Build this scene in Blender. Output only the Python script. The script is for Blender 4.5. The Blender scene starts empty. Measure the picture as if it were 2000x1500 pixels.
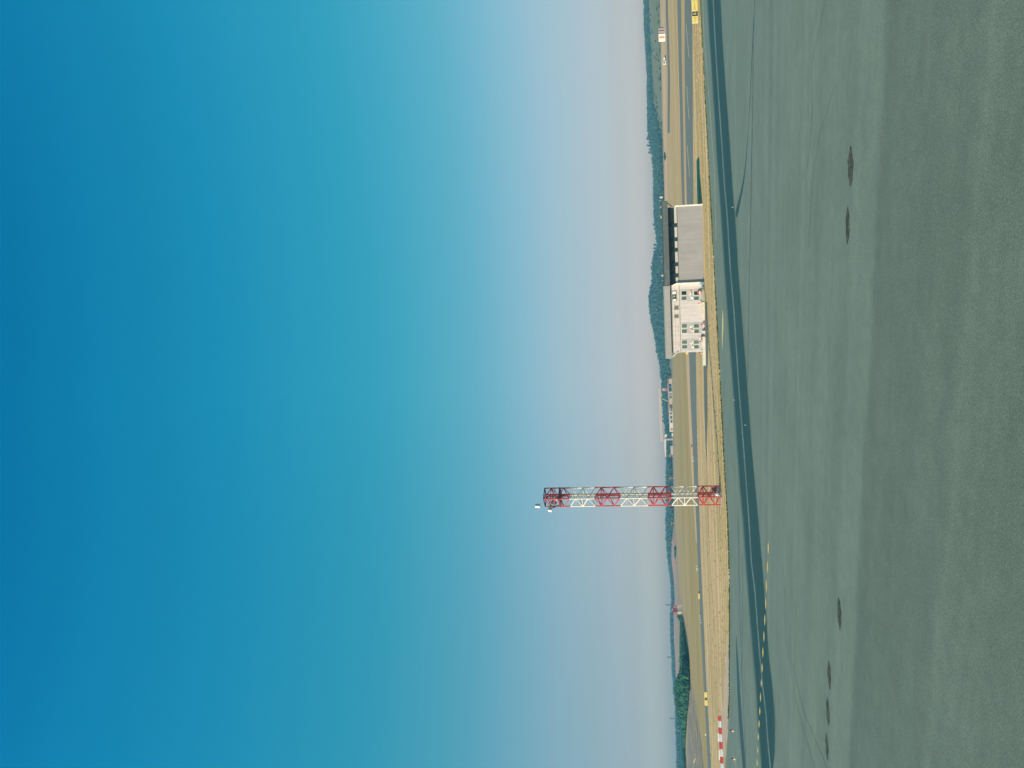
import bpy, bmesh, math, random
from mathutils import Vector, Matrix
random.seed(7)
SC = bpy.context.scene
COL = SC.collection
R_ = math.radians
# ------------------------------------------------------------------ camera frame
# the photograph was taken with the phone on its side: the camera is rolled by a quarter turn
F_PX, U0_, V0_, H_CAM = 1444.0, 750.0, 1118.0, 10.0
PITCH, ROLL = math.atan(180.0 / F_PX), math.atan(0.031)
CAM = Vector((0, 0, H_CAM))
FWD = Vector((0, math.cos(PITCH), math.sin(PITCH)))
_U = Vector((0, -math.sin(PITCH), math.cos(PITCH)))
_R = Vector((1, 0, 0))
RT = _R * math.cos(ROLL) - _U * math.sin(ROLL)
UP = _U * math.cos(ROLL) + _R * math.sin(ROLL)

def ray(x, y):
    return FWD + RT * ((1500.0 - y - U0_) / F_PX) - UP * ((x - V0_) / F_PX)
def gp(x, y, z=0.0, far=4000.0):
    """survey point: where the sight line through (x, y) of the photo meets the level z"""
    d = ray(x, y)
    t = (z - H_CAM) / d.z if d.z < -1e-6 else 1e9
    if t * d.y > far: t = far / d.y
    p = CAM + d * t
    return Vector((p.x, p.y, z))
def at(x, y, Y):
    d = ray(x, y)
    return CAM + d * (Y / d.y)
def lin(c):
    return tuple(((v / 255.0) / 12.92 if v / 255.0 <= .04045 else ((v / 255.0 + .055) / 1.055) ** 2.4) for v in c)

# ------------------------------------------------------------------ node helpers
class NT:
    def __init__(s, name, world=False):
        if world:
            s.m = bpy.data.worlds.new(name)
        else:
            s.m = bpy.data.materials.new(name)
        s.m.use_nodes = True
        s.t = s.m.node_tree
        if not world:
            s.b = s.t.nodes['Principled BSDF']
    def n(s, typ, **kw):
        k = s.t.nodes.new(typ)
        for a, v in kw.items(): setattr(k, a, v)
        return k
    def l(s, a, b): s.t.links.new(a, b)
    def val(s, sock, v):
        if hasattr(v, 'is_output') or isinstance(v, bpy.types.NodeSocket): s.l(v, sock)
        else: sock.default_value = v
    def coord(s, kind='Object', scale=(1, 1, 1), rot=(0, 0, 0)):
        mp = s.n('ShaderNodeMapping')
        if kind == 'Position': c = s.n('ShaderNodeNewGeometry')
        else: c = s.n('ShaderNodeTexCoord')
        mp.inputs['Scale'].default_value = scale; mp.inputs['Rotation'].default_value = rot
        s.l(c.outputs[kind], mp.inputs['Vector']); return mp.outputs[0]
    def noise(s, vec, scale, detail=3, rough=.55, dim='3D'):
        k = s.n('ShaderNodeTexNoise'); k.noise_dimensions = dim
        k.inputs['Scale'].default_value = scale; k.inputs['Detail'].default_value = detail
        k.inputs['Roughness'].default_value = rough
        if dim == '1D': s.l(vec, k.inputs['W'])
        else: s.l(vec, k.inputs['Vector'])
        return k.outputs['Fac'] if 'Fac' in k.outputs else k.outputs[0]
    def ramp(s, fac, stops, interp='LINEAR'):
        k = s.n('ShaderNodeValToRGB'); k.color_ramp.interpolation = interp
        e = k.color_ramp.elements
        while len(e) < len(stops): e.new(.5)
        for q, (p, c) in zip(e, stops):
            q.position = p
            q.color = (c, c, c, 1) if not hasattr(c, '__len__') else (*c[:3], 1)
        s.l(fac, k.inputs[0]); return k.outputs[0]
    def mix(s, fac, a, b, mode='MIX'):
        k = s.n('ShaderNodeMix', data_type='RGBA', blend_type=mode)
        s.val(k.inputs[0], fac)
        for sock, v in ((k.inputs[6], a), (k.inputs[7], b)):
            if isinstance(v, (tuple, list)): v = (*v[:3], 1)
            s.val(sock, v)
        return k.outputs[2]
    def math(s, op, a, b=0.0, c=None):
        k = s.n('ShaderNodeMath', operation=op)
        s.val(k.inputs[0], a); s.val(k.inputs[1], b)
        if c is not None: s.val(k.inputs[2], c)
        return k.outputs[0]
    def base(s, col, rough=.9, spec=.2, metal=0):
        if isinstance(col, (tuple, list)): col = (*col[:3], 1)
        s.val(s.b.inputs['Base Color'], col)
        s.b.inputs['Roughness'].default_value = rough
        s.b.inputs['Specular IOR Level'].default_value = spec
        s.b.inputs['Metallic'].default_value = metal
        return s.m

MATS = {}
def paint(name, rgb, rough=.6, spec=.3, var=.12, scale=1.5, metal=0):
    """weathered painted / plastered surface with mild blotches and streaks"""
    if name in MATS: return MATS[name]
    k = NT(name); v = k.coord()
    n1 = k.noise(v, scale, 5); n2 = k.noise(k.coord(scale=(1, 1, .15)), scale * 3, 3)
    f = k.math('MULTIPLY', n1, n2)
    lo = tuple(c * (1 - var * 1.6) for c in rgb); hi = tuple(min(1, c * (1 + var * .6)) for c in rgb)
    MATS[name] = k.base(k.ramp(f, [(.1, lo), (.38, hi)]), rough, spec, metal)
    return MATS[name]

# ------------------------------------------------------------------ mesh helpers
class MB:
    def __init__(s): s.v = []; s.f = []; s.uv = None
    def add(s, vs, fs):
        o = len(s.v); s.v += [tuple(p) for p in vs]; s.f += [tuple(i + o for i in f) for f in fs]
        return s
    def box(s, a, b, taper=0.0):
        x0, y0, z0 = a; x1, y1, z1 = b; t = taper
        return s.add([(x0, y0, z0), (x1, y0, z0), (x1, y1, z0), (x0, y1, z0),
                      (x0 + t, y0 + t, z1), (x1 - t, y0 + t, z1), (x1 - t, y1 - t, z1), (x0 + t, y1 - t, z1)],
                     [(3, 2, 1, 0), (4, 5, 6, 7), (0, 1, 5, 4), (1, 2, 6, 5), (2, 3, 7, 6), (3, 0, 4, 7)])
    def tube(s, p, q, r, r2=None, n=6, cap=True):
        p = Vector(p); q = Vector(q); r2 = r if r2 is None else r2
        d = (q - p).normalized()
        a = d.cross(Vector((0, 0, 1)) if abs(d.z) < .9 else Vector((1, 0, 0))).normalized(); b = d.cross(a)
        vs = []
        for c, rr in ((p, r), (q, r2)):
            for i in range(n):
                t = 2 * math.pi * i / n
                vs.append(c + a * (math.cos(t) * rr) + b * (math.sin(t) * rr))
        fs = [(i, (i + 1) % n, n + (i + 1) % n, n + i) for i in range(n)]
        if cap: fs += [tuple(range(n - 1, -1, -1)), tuple(range(n, 2 * n))]
        return s.add(vs, fs)
    def lathe(s, prof, n=12, c=(0, 0, 0), axis='z'):
        vs = []
        for r, z in prof:
            for i in range(n):
                t = 2 * math.pi * i / n
                p = (math.cos(t) * r, math.sin(t) * r, z)
                if axis == 'y': p = (p[0], p[2], p[1])
                if axis == 'x': p = (p[2], p[0], p[1])
                vs.append((p[0] + c[0], p[1] + c[1], p[2] + c[2]))
        fs = []
        for k in range(len(prof) - 1):
            for i in range(n):
                fs.append((k * n + i, k * n + (i + 1) % n, (k + 1) * n + (i + 1) % n, (k + 1) * n + i))
        fs += [tuple(range(n - 1, -1, -1)), tuple(range((len(prof) - 1) * n, len(prof) * n))]
        return s.add(vs, fs)
    def prism(s, prof, y0, y1):
        """profile in (x, z), extruded along y"""
        n = len(prof)
        return s.add([(x, y0, z) for x, z in prof] + [(x, y1, z) for x, z in prof],
                     [tuple(range(n)), tuple(range(2 * n - 1, n - 1, -1))] +
                     [((i + 1) % n, i, n + i, n + (i + 1) % n) for i in range(n)])
    def build(s, name, m, parent=None, bevel=0, smooth=False):
        me = bpy.data.meshes.new(name); me.from_pydata(s.v, [], s.f); me.update()
        if s.uv:
            u = me.uv_layers.new(name='UVMap')
            for lp in me.loops: u.data[lp.index].uv = s.uv[lp.vertex_index]
        if bevel:
            bm = bmesh.new(); bm.from_mesh(me)
            bmesh.ops.remove_doubles(bm, verts=bm.verts, dist=1e-5)
            bmesh.ops.bevel(bm, geom=list(bm.edges), offset=bevel, segments=1, affect='EDGES')
            bm.to_mesh(me); bm.free()
        if smooth:
            for p in me.polygons: p.use_smooth = True
        me.materials.append(m)
        o = bpy.data.objects.new(name, me); COL.objects.link(o)
        if parent: o.parent = parent
        return o

def thing(name, label, cat, loc, rz=0, group=None):
    o = bpy.data.objects.new(name, None); COL.objects.link(o)
    o.location = loc; o.rotation_euler = (0, 0, rz)
    o['label'] = label; o['category'] = cat
    if group: o['group'] = group
    o.empty_display_size = .3
    return o
def tag(o, label, cat, group=None):
    o['label'] = label; o['category'] = cat
    if group: o['group'] = group
    return o
def setting(o, kind='structure'):
    o['kind'] = kind; return o
def copy_tree(o, parent=None):
    c = o.copy(); COL.objects.link(c)
    if parent: c.parent = parent
    for ch in list(o.children): copy_tree(ch, c)
    return c
def lettering(body, size, m, parent, loc, align='CENTER'):
    """flat raised letters facing -y"""
    cu = bpy.data.curves.new('lettering', 'FONT'); cu.body = body; cu.size = size
    cu.align_x = 'CENTER'; cu.align_y = 'CENTER'; cu.extrude = .006; cu.offset = size * .004
    t = bpy.data.objects.new('tmp', cu); COL.objects.link(t)
    dg = bpy.context.evaluated_depsgraph_get(); dg.update()
    me = bpy.data.meshes.new_from_object(t.evaluated_get(dg))
    bpy.data.objects.remove(t)
    me.name = 'lettering'; me.materials.clear(); me.materials.append(m)
    o = bpy.data.objects.new('lettering', me); COL.objects.link(o)
    o.parent = parent; o.location = loc; o.rotation_euler = (math.pi / 2, 0, 0)
    return o

def lerp_at(pts, y):
    if y <= pts[0][0]: (y0, x0), (y1, x1) = pts[0], pts[1]
    elif y >= pts[-1][0]: (y0, x0), (y1, x1) = pts[-2], pts[-1]
    else:
        for (y0, x0), (y1, x1) in zip(pts, pts[1:]):
            if y0 <= y <= y1: break
    return x0 + (x1 - x0) * (y - y0) / (y1 - y0)
def band(name, A, B, z, m, y0=None, y1=None, step=12, far=4000.0, cols=1):
    """a ground sheet between two surveyed edge lines [(y, x), ...]"""
    y0 = max(A[0][0], B[0][0]) if y0 is None else y0
    y1 = min(A[-1][0], B[-1][0]) if y1 is None else y1
    n = max(1, int(round((y1 - y0) / step)))
    mb = MB(); mb.uv = []
    for i in range(n + 1):
        y = y0 + (y1 - y0) * i / n
        p = gp(lerp_at(A, y), y, z, far); q = gp(lerp_at(B, y), y, z, far)
        for k in range(cols + 1):
            mb.v.append(tuple(p.lerp(q, k / cols))); mb.uv.append((i / n, k / cols))
    w = cols + 1
    for i in range(n):
        for k in range(cols):
            mb.f.append((i * w + k, i * w + k + 1, (i + 1) * w + k + 1, (i + 1) * w + k))
    o = mb.build(name, m)
    if o.data.polygons[0].normal.z < 0: o.data.flip_normals()
    return o
def line(P, w0):
    """edge lines either side of a centre line, w0 photo units wide"""
    return [(y, x - w0 / 2) for y, x in P], [(y, x + w0 / 2) for y, x in P]

# ------------------------------------------------------------------ light, sky, air
SUN_EL, SUN_AZ = R_(31), math.atan2(-.8, -.6)
EXPOSURE = 0.0
def build_world():
    k = NT('World', True); SC.world = k.m
    sky = k.n('ShaderNodeTexSky'); sky.sky_type = 'NISHITA'; sky.sun_disc = False
    sky.sun_elevation = SUN_EL; sky.sun_rotation = SUN_AZ % (2 * math.pi)
    sky.air_density = 1.0; sky.dust_density = 1.0; sky.ozone_density = 1.0
    tc = k.n('ShaderNodeTexCoord'); sx = k.n('ShaderNodeSeparateXYZ')
    k.l(tc.outputs['Generated'], sx.inputs[0])
    s_ = lambda d: max(0, math.sin(R_(d)))
    tint = k.ramp(sx.outputs[2], SKY_TINT)
    c = k.mix(1.0, sky.outputs[0], tint, 'MULTIPLY')
    # the sky deepens a little to either side of the view's middle azimuth
    side = k.ramp(k.math('MULTIPLY_ADD', sx.outputs[0], .5, .5), [(.0, (.70, .90, .95)), (.27, (.77, .92, .97)), (.5, (1, 1, 1)), (.73, (.80, .85, .87)), (1, (.78, .83, .86))])
    c = k.mix(1.0, c, side, 'MULTIPLY')
    bg = k.t.nodes['Background']; k.l(c, bg.inputs[0]); bg.inputs[1].default_value = SKY_STRENGTH
SKY_STRENGTH = .15
SKY_TINT = [(0.0, (0.735, 0.8, 1.1)), (0.0179, (0.735, 0.8, 1.1)), (0.0467, (0.6205, 0.6265, 0.8123)), (0.0949, (0.6394, 0.6413, 0.6972)), (0.143, (0.6605, 0.7299, 0.7207)), (0.1974, (0.5484, 0.8115, 0.7644)), (0.2508, (0.3828, 0.8706, 0.7924)), (0.3154, (0.2613, 0.9555, 0.8595)), (0.3769, (0.1569, 1.0109, 0.9195)), (0.4623, (0.1123, 1.0802, 1.0385)), (0.5384, (0.0635, 1.093, 1.1188)), (0.6328, (0.0292, 1.0512, 1.1843)), (0.702, (0.004, 0.9243, 1.152)), (0.9, (0.004, 0.9243, 1.152))]
build_world()
sun = bpy.data.lights.new('sun', 'SUN'); sun.energy = 5.0; sun.angle = R_(.53); sun.color = (1, .83, .64)
so = bpy.data.objects.new('sun', sun); COL.objects.link(so)
sd = Vector((math.sin(SUN_AZ) * math.cos(SUN_EL), math.cos(SUN_AZ) * math.cos(SUN_EL), math.sin(SUN_EL)))
so.rotation_euler = sd.to_track_quat('Z', 'Y').to_euler()
so.location = (-60, -60, 60)

cam = bpy.data.cameras.new('camera'); co = bpy.data.objects.new('camera', cam); COL.objects.link(co)
SC.camera = co
co.matrix_world = Matrix(((-UP.x, RT.x, -FWD.x, 0), (-UP.y, RT.y, -FWD.y, 0), (-UP.z, RT.z, -FWD.z, H_CAM), (0, 0, 0, 1)))
cam.sensor_fit = 'HORIZONTAL'; cam.sensor_width = 36; cam.lens = F_PX / 2000 * 36
cam.shift_x = -(V0_ - 1000) / 2000; cam.clip_start = .1; cam.clip_end = 30000
vs = SC.view_settings
vs.view_transform = 'Standard'; vs.look = 'None'; vs.gamma = 1; vs.exposure = EXPOSURE; vs.use_curve_mapping = False
SC.render.engine = 'CYCLES'
SC.cycles.max_bounces = 5; SC.cycles.volume_bounces = 0; SC.cycles.use_denoising = True
SC.cycles.diffuse_bounces = 3; SC.cycles.transparent_max_bounces = 8

# haze: one closed box of even, pale air round the field
hz = NT('air')
hz.t.nodes.remove(hz.b)
pv = hz.n('ShaderNodeVolumePrincipled'); pv.inputs['Color'].default_value = (.22, .64, 1.0, 1)
pv.inputs['Absorption Color'].default_value = (1, 1, 1, 1); pv.inputs['Density'].default_value = 2.7e-4; pv.inputs['Anisotropy'].default_value = 0.1
hz.l(pv.outputs[0], hz.t.nodes['Material Output'].inputs['Volume'])
hb = MB().box((-4200, -300, -4), (4200, 2500, 95))
ho = hb.build('haze', hz.m); setting(ho, 'stuff'); ho.display_type = 'WIRE'

# ------------------------------------------------------------------ ground materials
def straw_color(k, tan, olive, pale, s=1.0):
    v = k.coord(scale=(.16, 1, 1)); v2 = k.coord()
    big = k.noise(k.coord(scale=(.25, 1, 1)), .045 * s, 4); mid = k.noise(v, .35 * s, 4, .6); fine = k.noise(v2, 2.6 * s, 3, .7)
    rows = k.noise(k.coord(scale=(.02, 1, 1)), .34 * s, 4, .65)
    rows2 = k.noise(k.coord(scale=(.02, 1, 1)), .9 * s + .11, 3, .6)
    c = k.mix(k.ramp(big, [(.36, 0), (.58, 1)]), tan, olive)
    c = k.mix(k.ramp(rows, [(.44, 0), (.60, .85)]), c, pale)
    c = k.mix(k.ramp(rows2, [(.38, .75), (.50, 0)]), c, tuple(a * .86 for a in olive))
    c = k.mix(k.ramp(mid, [(.30, .55), (.48, 0)]), c, tuple(a * .70 for a in olive))
    return k.mix(1.0, c, k.ramp(fine, [(.28, .74), (.72, 1.22)]), 'MULTIPLY')
def straw(name, tan, olive, pale, s=1.0):
    k = NT(name); return k.base(straw_color(k, tan, olive, pale, s), .95, .05)
TAN = (.43, .30, .155); OLIVE = (.27, .225, .085); PALE = (.62, .43, .26)
m_near = straw('dry_grass', (.62, .405, .22), (.46, .33, .13), (.84, .57, .35))
m_field = straw('field_grass', (.44, .295, .15), (.33, .275, .10), (.52, .34, .19), .28)
m_verge = straw('verge_soil', (.42, .265, .165), (.32, .22, .12), (.46, .30, .19), .5)
m_right = straw('right_field', (.58, .375, .205), (.44, .325, .13), (.72, .465, .285), .35)
m_pink = straw('dry_soil', (.62, .40, .245), (.55, .365, .19), (.72, .47, .30), .4)
m_fallow = straw('fallow_soil', (.36, .245, .17), (.31, .22, .145), (.41, .275, .19), .2)
m_scrubland = straw('rough_pasture', (.19, .20, .085), (.14, .165, .06), (.26, .21, .13), .15)

def tarmac_color(k, lanes=True):
    v = k.coord('Position')
    fine = k.noise(v, 48, 2, .6); grit = k.noise(v, 15, 3, .7); mid = k.noise(v, 1.1, 4); big = k.noise(v, .13, 4)
    c = k.ramp(big, [(.32, (.152, .176, .124)), (.68, (.182, .207, .151))])
    c = k.mix(1.0, c, k.ramp(mid, [(.3, .92), (.7, 1.08)]), 'MULTIPLY')
    c = k.mix(1.0, c, k.ramp(grit, [(.3, .64), (.7, 1.36)]), 'MULTIPLY')
    c = k.mix(1.0, c, k.ramp(fine, [(.32, .58), (.68, 1.42)]), 'MULTIPLY')
    # pale and dark stones in the surface
    vo = k.n('ShaderNodeTexVoronoi'); vo.inputs['Scale'].default_value = 14; k.l(v, vo.inputs['Vector'])
    sp = k.n('ShaderNodeSeparateColor'); k.l(vo.outputs['Color'], sp.inputs[0])
    on = k.math('MULTIPLY', k.math('GREATER_THAN', sp.outputs[0], .965), k.math('LESS_THAN', vo.outputs['Distance'], .30))
    c = k.mix(k.math('MULTIPLY', on, .55), c, (.42, .42, .36))
    on2 = k.math('MULTIPLY', k.math('LESS_THAN', sp.outputs[1], .03), k.math('LESS_THAN', vo.outputs['Distance'], .32))
    c = k.mix(k.math('MULTIPLY', on2, .6), c, (.03, .045, .04))
    if lanes:
        # paver lanes laid side by side: coordinate across the lanes
        a, b = gp(1732, 0), gp(1657, 1500); d = (b - a).normalized()
        nrm = Vector((-d.y, d.x, 0)); nrm = nrm if nrm.y > 0 else -nrm
        dt = k.n('ShaderNodeVectorMath', operation='DOT_PRODUCT')
        g = k.n('ShaderNodeTexCoord'); k.l(g.outputs['Object'], dt.inputs[0]); dt.inputs[1].default_value = nrm
        s0 = a.dot(nrm)
        wob = k.math('MULTIPLY', k.math('SUBTRACT', k.noise(k.coord(scale=(.35, 1, 1)), .25, 2), .5), 1.6)
        s = k.math('ADD', k.math('SUBTRACT', dt.outputs['Value'], s0), wob)
        st = k.n('ShaderNodeMapRange'); st.inputs[1].default_value = -22; st.inputs[2].default_value = 60
        k.l(s, st.inputs[0])
        P = lambda q: (q + 22) / 82
        lanes_ = k.ramp(st.outputs[0], [(0, .80), (P(-18), .84), (P(-15), .88), (P(-11.2), .93), (P(-9.6), .84), (P(-6), .865), (P(-1.0), .85), (P(.8), 1.04), (P(3.4), 1.08), (P(5.0), .99),
                                        (P(6.2), .985), (P(9), 1.08), (P(12), 1.03), (P(18), 1.08), (P(30), 1.05)])
        c = k.mix(1.0, c, lanes_, 'MULTIPLY')
        stk = k.noise(s, .42, 5, .6, '1D')
        c = k.mix(1.0, c, k.ramp(stk, [(.3, .91), (.7, 1.08)]), 'MULTIPLY')
    return c
def tarmac(name, lanes=True):
    k = NT(name); return k.base(tarmac_color(k, lanes), .62, .42)
m_apron = tarmac('apron_tarmac')
def grey_tarmac(name, rgb, s=.4):
    k = NT(name); n1 = k.noise(k.coord(), s, 5); n2 = k.noise(k.coord(scale=(.08, 1, 1)), 1.2, 3)
    c = k.ramp(n1, [(.3, tuple(a * .86 for a in rgb)), (.7, tuple(a * 1.12 for a in rgb))])
    return k.base(k.mix(1.0, c, k.ramp(n2, [(.3, .93), (.7, 1.07)]), 'MULTIPLY'), .85, .15)
m_taxi = grey_tarmac('taxiway_tarmac', (.175, .185, .160))
m_taxi2 = grey_tarmac('outer_taxiway_tarmac', (.18, .18, .158))
m_track = grey_tarmac('track_tarmac', (.14, .15, .125))
def dark_strip(name, soft_lo, soft_hi, rgb=(.020, .062, .058)):
    k = NT(name)
    uv = k.n('ShaderNodeUVMap'); sx = k.n('ShaderNodeSeparateXYZ'); k.l(uv.outputs[0], sx.inputs[0])
    edge = k.math('ADD', sx.outputs[1], k.math('MULTIPLY', k.math('SUBTRACT', k.noise(k.coord(), 1.4, 4), .5), .05))
    wob = k.noise(k.coord(scale=(.1, 1, 1)), .3, 3)
    f = k.math('MULTIPLY', k.ramp(edge, [(0, 0), (soft_lo, 1), (1 - soft_hi, 1), (1, 0)], 'EASE'), k.ramp(wob, [(.2, .90), (.8, 1)]))
    g = k.noise(k.coord(), 5, 3, .7)
    dk = k.ramp(g, [(.3, tuple(a * .8 for a in rgb)), (.7, tuple(a * 1.25 for a in rgb))])
    m = k.base(k.mix(f, tarmac_color(k), dk), .62, .42)
    k.l(k.math('MULTIPLY_ADD', f, -.32, .42), k.b.inputs['Specular IOR Level'])   # the fresh binder is duller than the worn stone
    return m
def worn(name, rgb, lo, hi, under=None, s=2.2):
    """paint worn through to the surface beneath"""
    k = NT(name); n1 = k.noise(k.coord(), s, 5, .65); n2 = k.noise(k.coord(), .25, 2)
    f = k.math('MULTIPLY', k.ramp(n1, [(lo, 0), (hi, 1)]), k.ramp(n2, [(.25, .55), (.6, 1)]))
    if under is None: under = (.020, .062, .058)
    c = k.mix(f, tarmac_color(k) if under == 'tarmac' else under, rgb)
    return k.base(c, .62, .42)

# ------------------------------------------------------------------ ground sheets
def ground_sheet():
    mb = MB()
    xs = [-9000, -3000, -1200, -500, -150, 0, 150, 500, 1200, 3000, 9000]
    ys = [-600, -100, 0, 60, 120, 200, 350, 600, 1000, 2000, 4000, 9000]
    for y in ys:
        for x in xs: mb.v.append((x, y, -.05))
    w = len(xs)
    for j in range(len(ys) - 1):
        for i in range(w - 1): mb.f.append((j * w + i, j * w + i + 1, (j + 1) * w + i + 1, (j + 1) * w + i))
    return setting(mb.build('ground', m_field))
ground_sheet()
Y0, Y1 = -700, 2200       # survey lines run on past both sides of the frame
APRON = [(-700, 1368), (0, 1369), (100, 1373.5), (150, 1376), (225, 1380), (300, 1384), (362, 1387), (425, 1390.5), (530, 1396), (600, 1400),
         (680, 1404), (720, 1406), (790, 1410), (870, 1413.7), (950, 1418), (1020, 1422.5), (1100, 1424.7), (1215, 1426), (1280, 1425),
         (1345, 1425), (1380, 1424), (1400, 1423), (1440, 1421), (1480, 1418), (1500, 1416), (2200, 1400)]
T1N = [(-700, 1354), (0, 1352), (200, 1353), (400, 1354), (550, 1356), (690, 1359), (790, 1360.3), (890, 1362.5), (950, 1364), (1020, 1366.6), (1100, 1369),
       (1215, 1374), (1345, 1380), (1400, 1383.5), (1440, 1385.5), (1500, 1389), (2200, 1420)]
T1F = [(-700, 1336), (0, 1337), (100, 1337), (225, 1338), (330, 1340), (400, 1341.5), (550, 1343.5), (690, 1345.5), (790, 1349), (890, 1354), (950, 1356), (1020, 1360),
       (1100, 1363), (1215, 1368), (1345, 1375), (1400, 1378), (1440, 1380), (1500, 1382.5), (2200, 1408)]
T2N = [(-700, 1327), (0, 1330), (100, 1331), (225, 1334), (330, 1336), (400, 1337.5), (560, 1343), (640, 1347)]
T2F = [(-700, 1318), (0, 1322.5), (100, 1325), (225, 1328), (330, 1330), (400, 1332.5), (560, 1340), (640, 1345)]
# the apron reaches to the camera's own side
ap = MB()
n = 120
for i in range(n + 1):
    y = Y0 + (Y1 - Y0) * i / n
    p = gp(lerp_at(APRON, y), y, -.008)
    ap.v += [tuple(p), (p.x * .35, min(4.0, p.y - 5), -.008), (p.x * .35 + (60 if i == n else 0) * 0, -150, -.008)]
for i in range(n):
    a = i * 3
    ap.f += [(a, a + 3, a + 4, a + 1), (a + 1, a + 4, a + 5, a + 2)]
apo = ap.build('apron', m_apron); setting(apo)
if apo.data.polygons[10].normal.z < 0: apo.data.flip_normals()
setting(band('grass_verge', T1N, APRON, -.03, m_near, Y0, Y1))
setting(band('taxiway', T1F, T1N, -.02, m_taxi, Y0, Y1))
setting(band('outer_taxiway', T2F, T2N, -.022, m_taxi2, Y0, 640))
setting(band('taxiway_median', T2N, T1F, -.032, m_right, Y0, 600))
RF = [(-700, 1284), (0, 1286), (80, 1291), (250, 1295), (300, 1298), (560, 1299), (700, 1301)]
setting(band('mown_field', RF, T2F, -.034, m_right, Y0, 640))
G1, G2 = line([(-300, 1298), (30, 1302.5), (60, 1304), (150, 1306.5), (230, 1306), (300, 1306)], 4.5)
setting(band('perimeter_road', G1, G2, -.028, grey_tarmac('perimeter_road_tarmac', (.17, .165, .125), .2), -300, 260))
G1, G2 = line([(-300, 1289), (0, 1297), (100, 1296.5), (200, 1299), (300, 1300), (420, 1301.5)], 5)
setting(band('dirt_track', G1, G2, -.027, m_pink, -300, 420))
# pinkish worn strip on the far side of the taxiway
G1 = [(640, 1339), (700, 1340), (790, 1344), (860, 1347), (950, 1352), (1060, 1359)]; G2 = [(640, 1345), (700, 1346), (790, 1349.5), (860, 1352.5), (950, 1356.3), (1060, 1361.8)]
setting(band('bare_strip', G1, G2, -.026, m_pink))
# asphalt track by the building
G1 = [(590, 1376.5), (640, 1377), (714, 1374), (790, 1375.5), (860, 1377.6), (905, 1379.3)]
G2 = [(590, 1381), (660, 1383), (714, 1382.5), (726, 1381), (790, 1381.6), (820, 1381.8), (870, 1380.3), (905, 1379.9)]
setting(band('service_track', G1, G2, -.018, m_track))
m_rut = straw('rut_soil', (.40, .27, .13), (.34, .23, .10), (.46, .32, .17), .8)
for P, w in (([(905, 1379.6), (1000, 1381.6), (1160, 1390.5), (1250, 1397)], .6), ([(700, 1389), (760, 1391.5), (860, 1397), (960, 1403), (1060, 1408)], .7), ([(240, 1364), (120, 1362), (40, 1360)][::-1], .6), ([(1000, 1372), (1150, 1378), (1300, 1387), (1420, 1395)], .5)):
    A, B = line(P, w); setting(band('wheel_rut', A, B, -.017, m_rut))
# pale slabs at the left
G1 = [(1232, 1422.5), (1300, 1416), (1345, 1414.3), (1380, 1412), (1400, 1409.5), (1440, 1409), (1500, 1411), (1700, 1416)]
G2 = [(1232, 1424), (1300, 1424), (1345, 1424), (1380, 1423), (1400, 1422), (1440, 1419.5), (1480, 1415.5), (1500, 1413.5), (1700, 1421)]
k = NT('concrete_slabs'); br = k.n('ShaderNodeTexBrick'); br.offset = 0
br.inputs['Scale'].default_value = .16; br.inputs['Mortar Size'].default_value = .012
br.inputs['Color1'].default_value = (.62, .44, .32, 1); br.inputs['Color2'].default_value = (.56, .40, .29, 1); br.inputs['Mortar'].default_value = (.25, .23, .17, 1)
k.l(k.coord(rot=(0, 0, R_(-52))), br.inputs['Vector'])
setting(band('concrete_pavement', G1, G2, -.004, k.base(k.mix(1.0, br.outputs[0], k.ramp(k.noise(k.coord(), .5, 5), [(.3, .85), (.7, 1.12)]), 'MULTIPLY'), .9, .1)))
# bare grey ground at the far left, and the fallow field in front of the ridge
G1 = [(1338, 1349), (1360, 1347.5), (1380, 1345.5), (1400, 1344), (1430, 1343), (1460, 1342.5), (1500, 1342.5), (1900, 1346)]
G2 = [(1338, 1351), (1360, 1356), (1380, 1360), (1400, 1362), (1435, 1368), (1470, 1372), (1500, 1375), (1900, 1392)]
k = NT('bare_ground'); n1 = k.noise(k.coord(), .09, 5, .65); n2 = k.noise(k.coord(), .6, 4)
setting(band('bare_ground', G1, G2, -.02, k.base(k.mix(1.0, k.ramp(n1, [(.38, (.15, .145, .115)), (.5, (.23, .20, .155)), (.60, (.44, .31, .19))]), k.ramp(n2, [(.3, .8), (.7, 1.2)]), 'MULTIPLY'), .95, .05)))
G1 = [(1040, 1313), (1100, 1315), (1145, 1316.5), (1215, 1318.5), (1300, 1320), (1320, 1322), (1420, 1326)]
G2 = [(1040, 1321), (1100, 1324.5), (1150, 1327), (1175, 1329.5), (1215, 1334), (1260, 1336), (1300, 1338), (1420, 1340)]
setting(band('fallow_field', G1, G2, -.025, m_fallow))
G1 = [(690, 1305), (850, 1308), (1000, 1311), (1150, 1313.5)]; G2 = [(690, 1313), (850, 1315), (1000, 1317), (1150, 1323)]
setting(band('far_road', G1, G2, -.03, grey_tarmac('far_road_tarmac', (.21, .20, .165), .1), far=2600))

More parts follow.
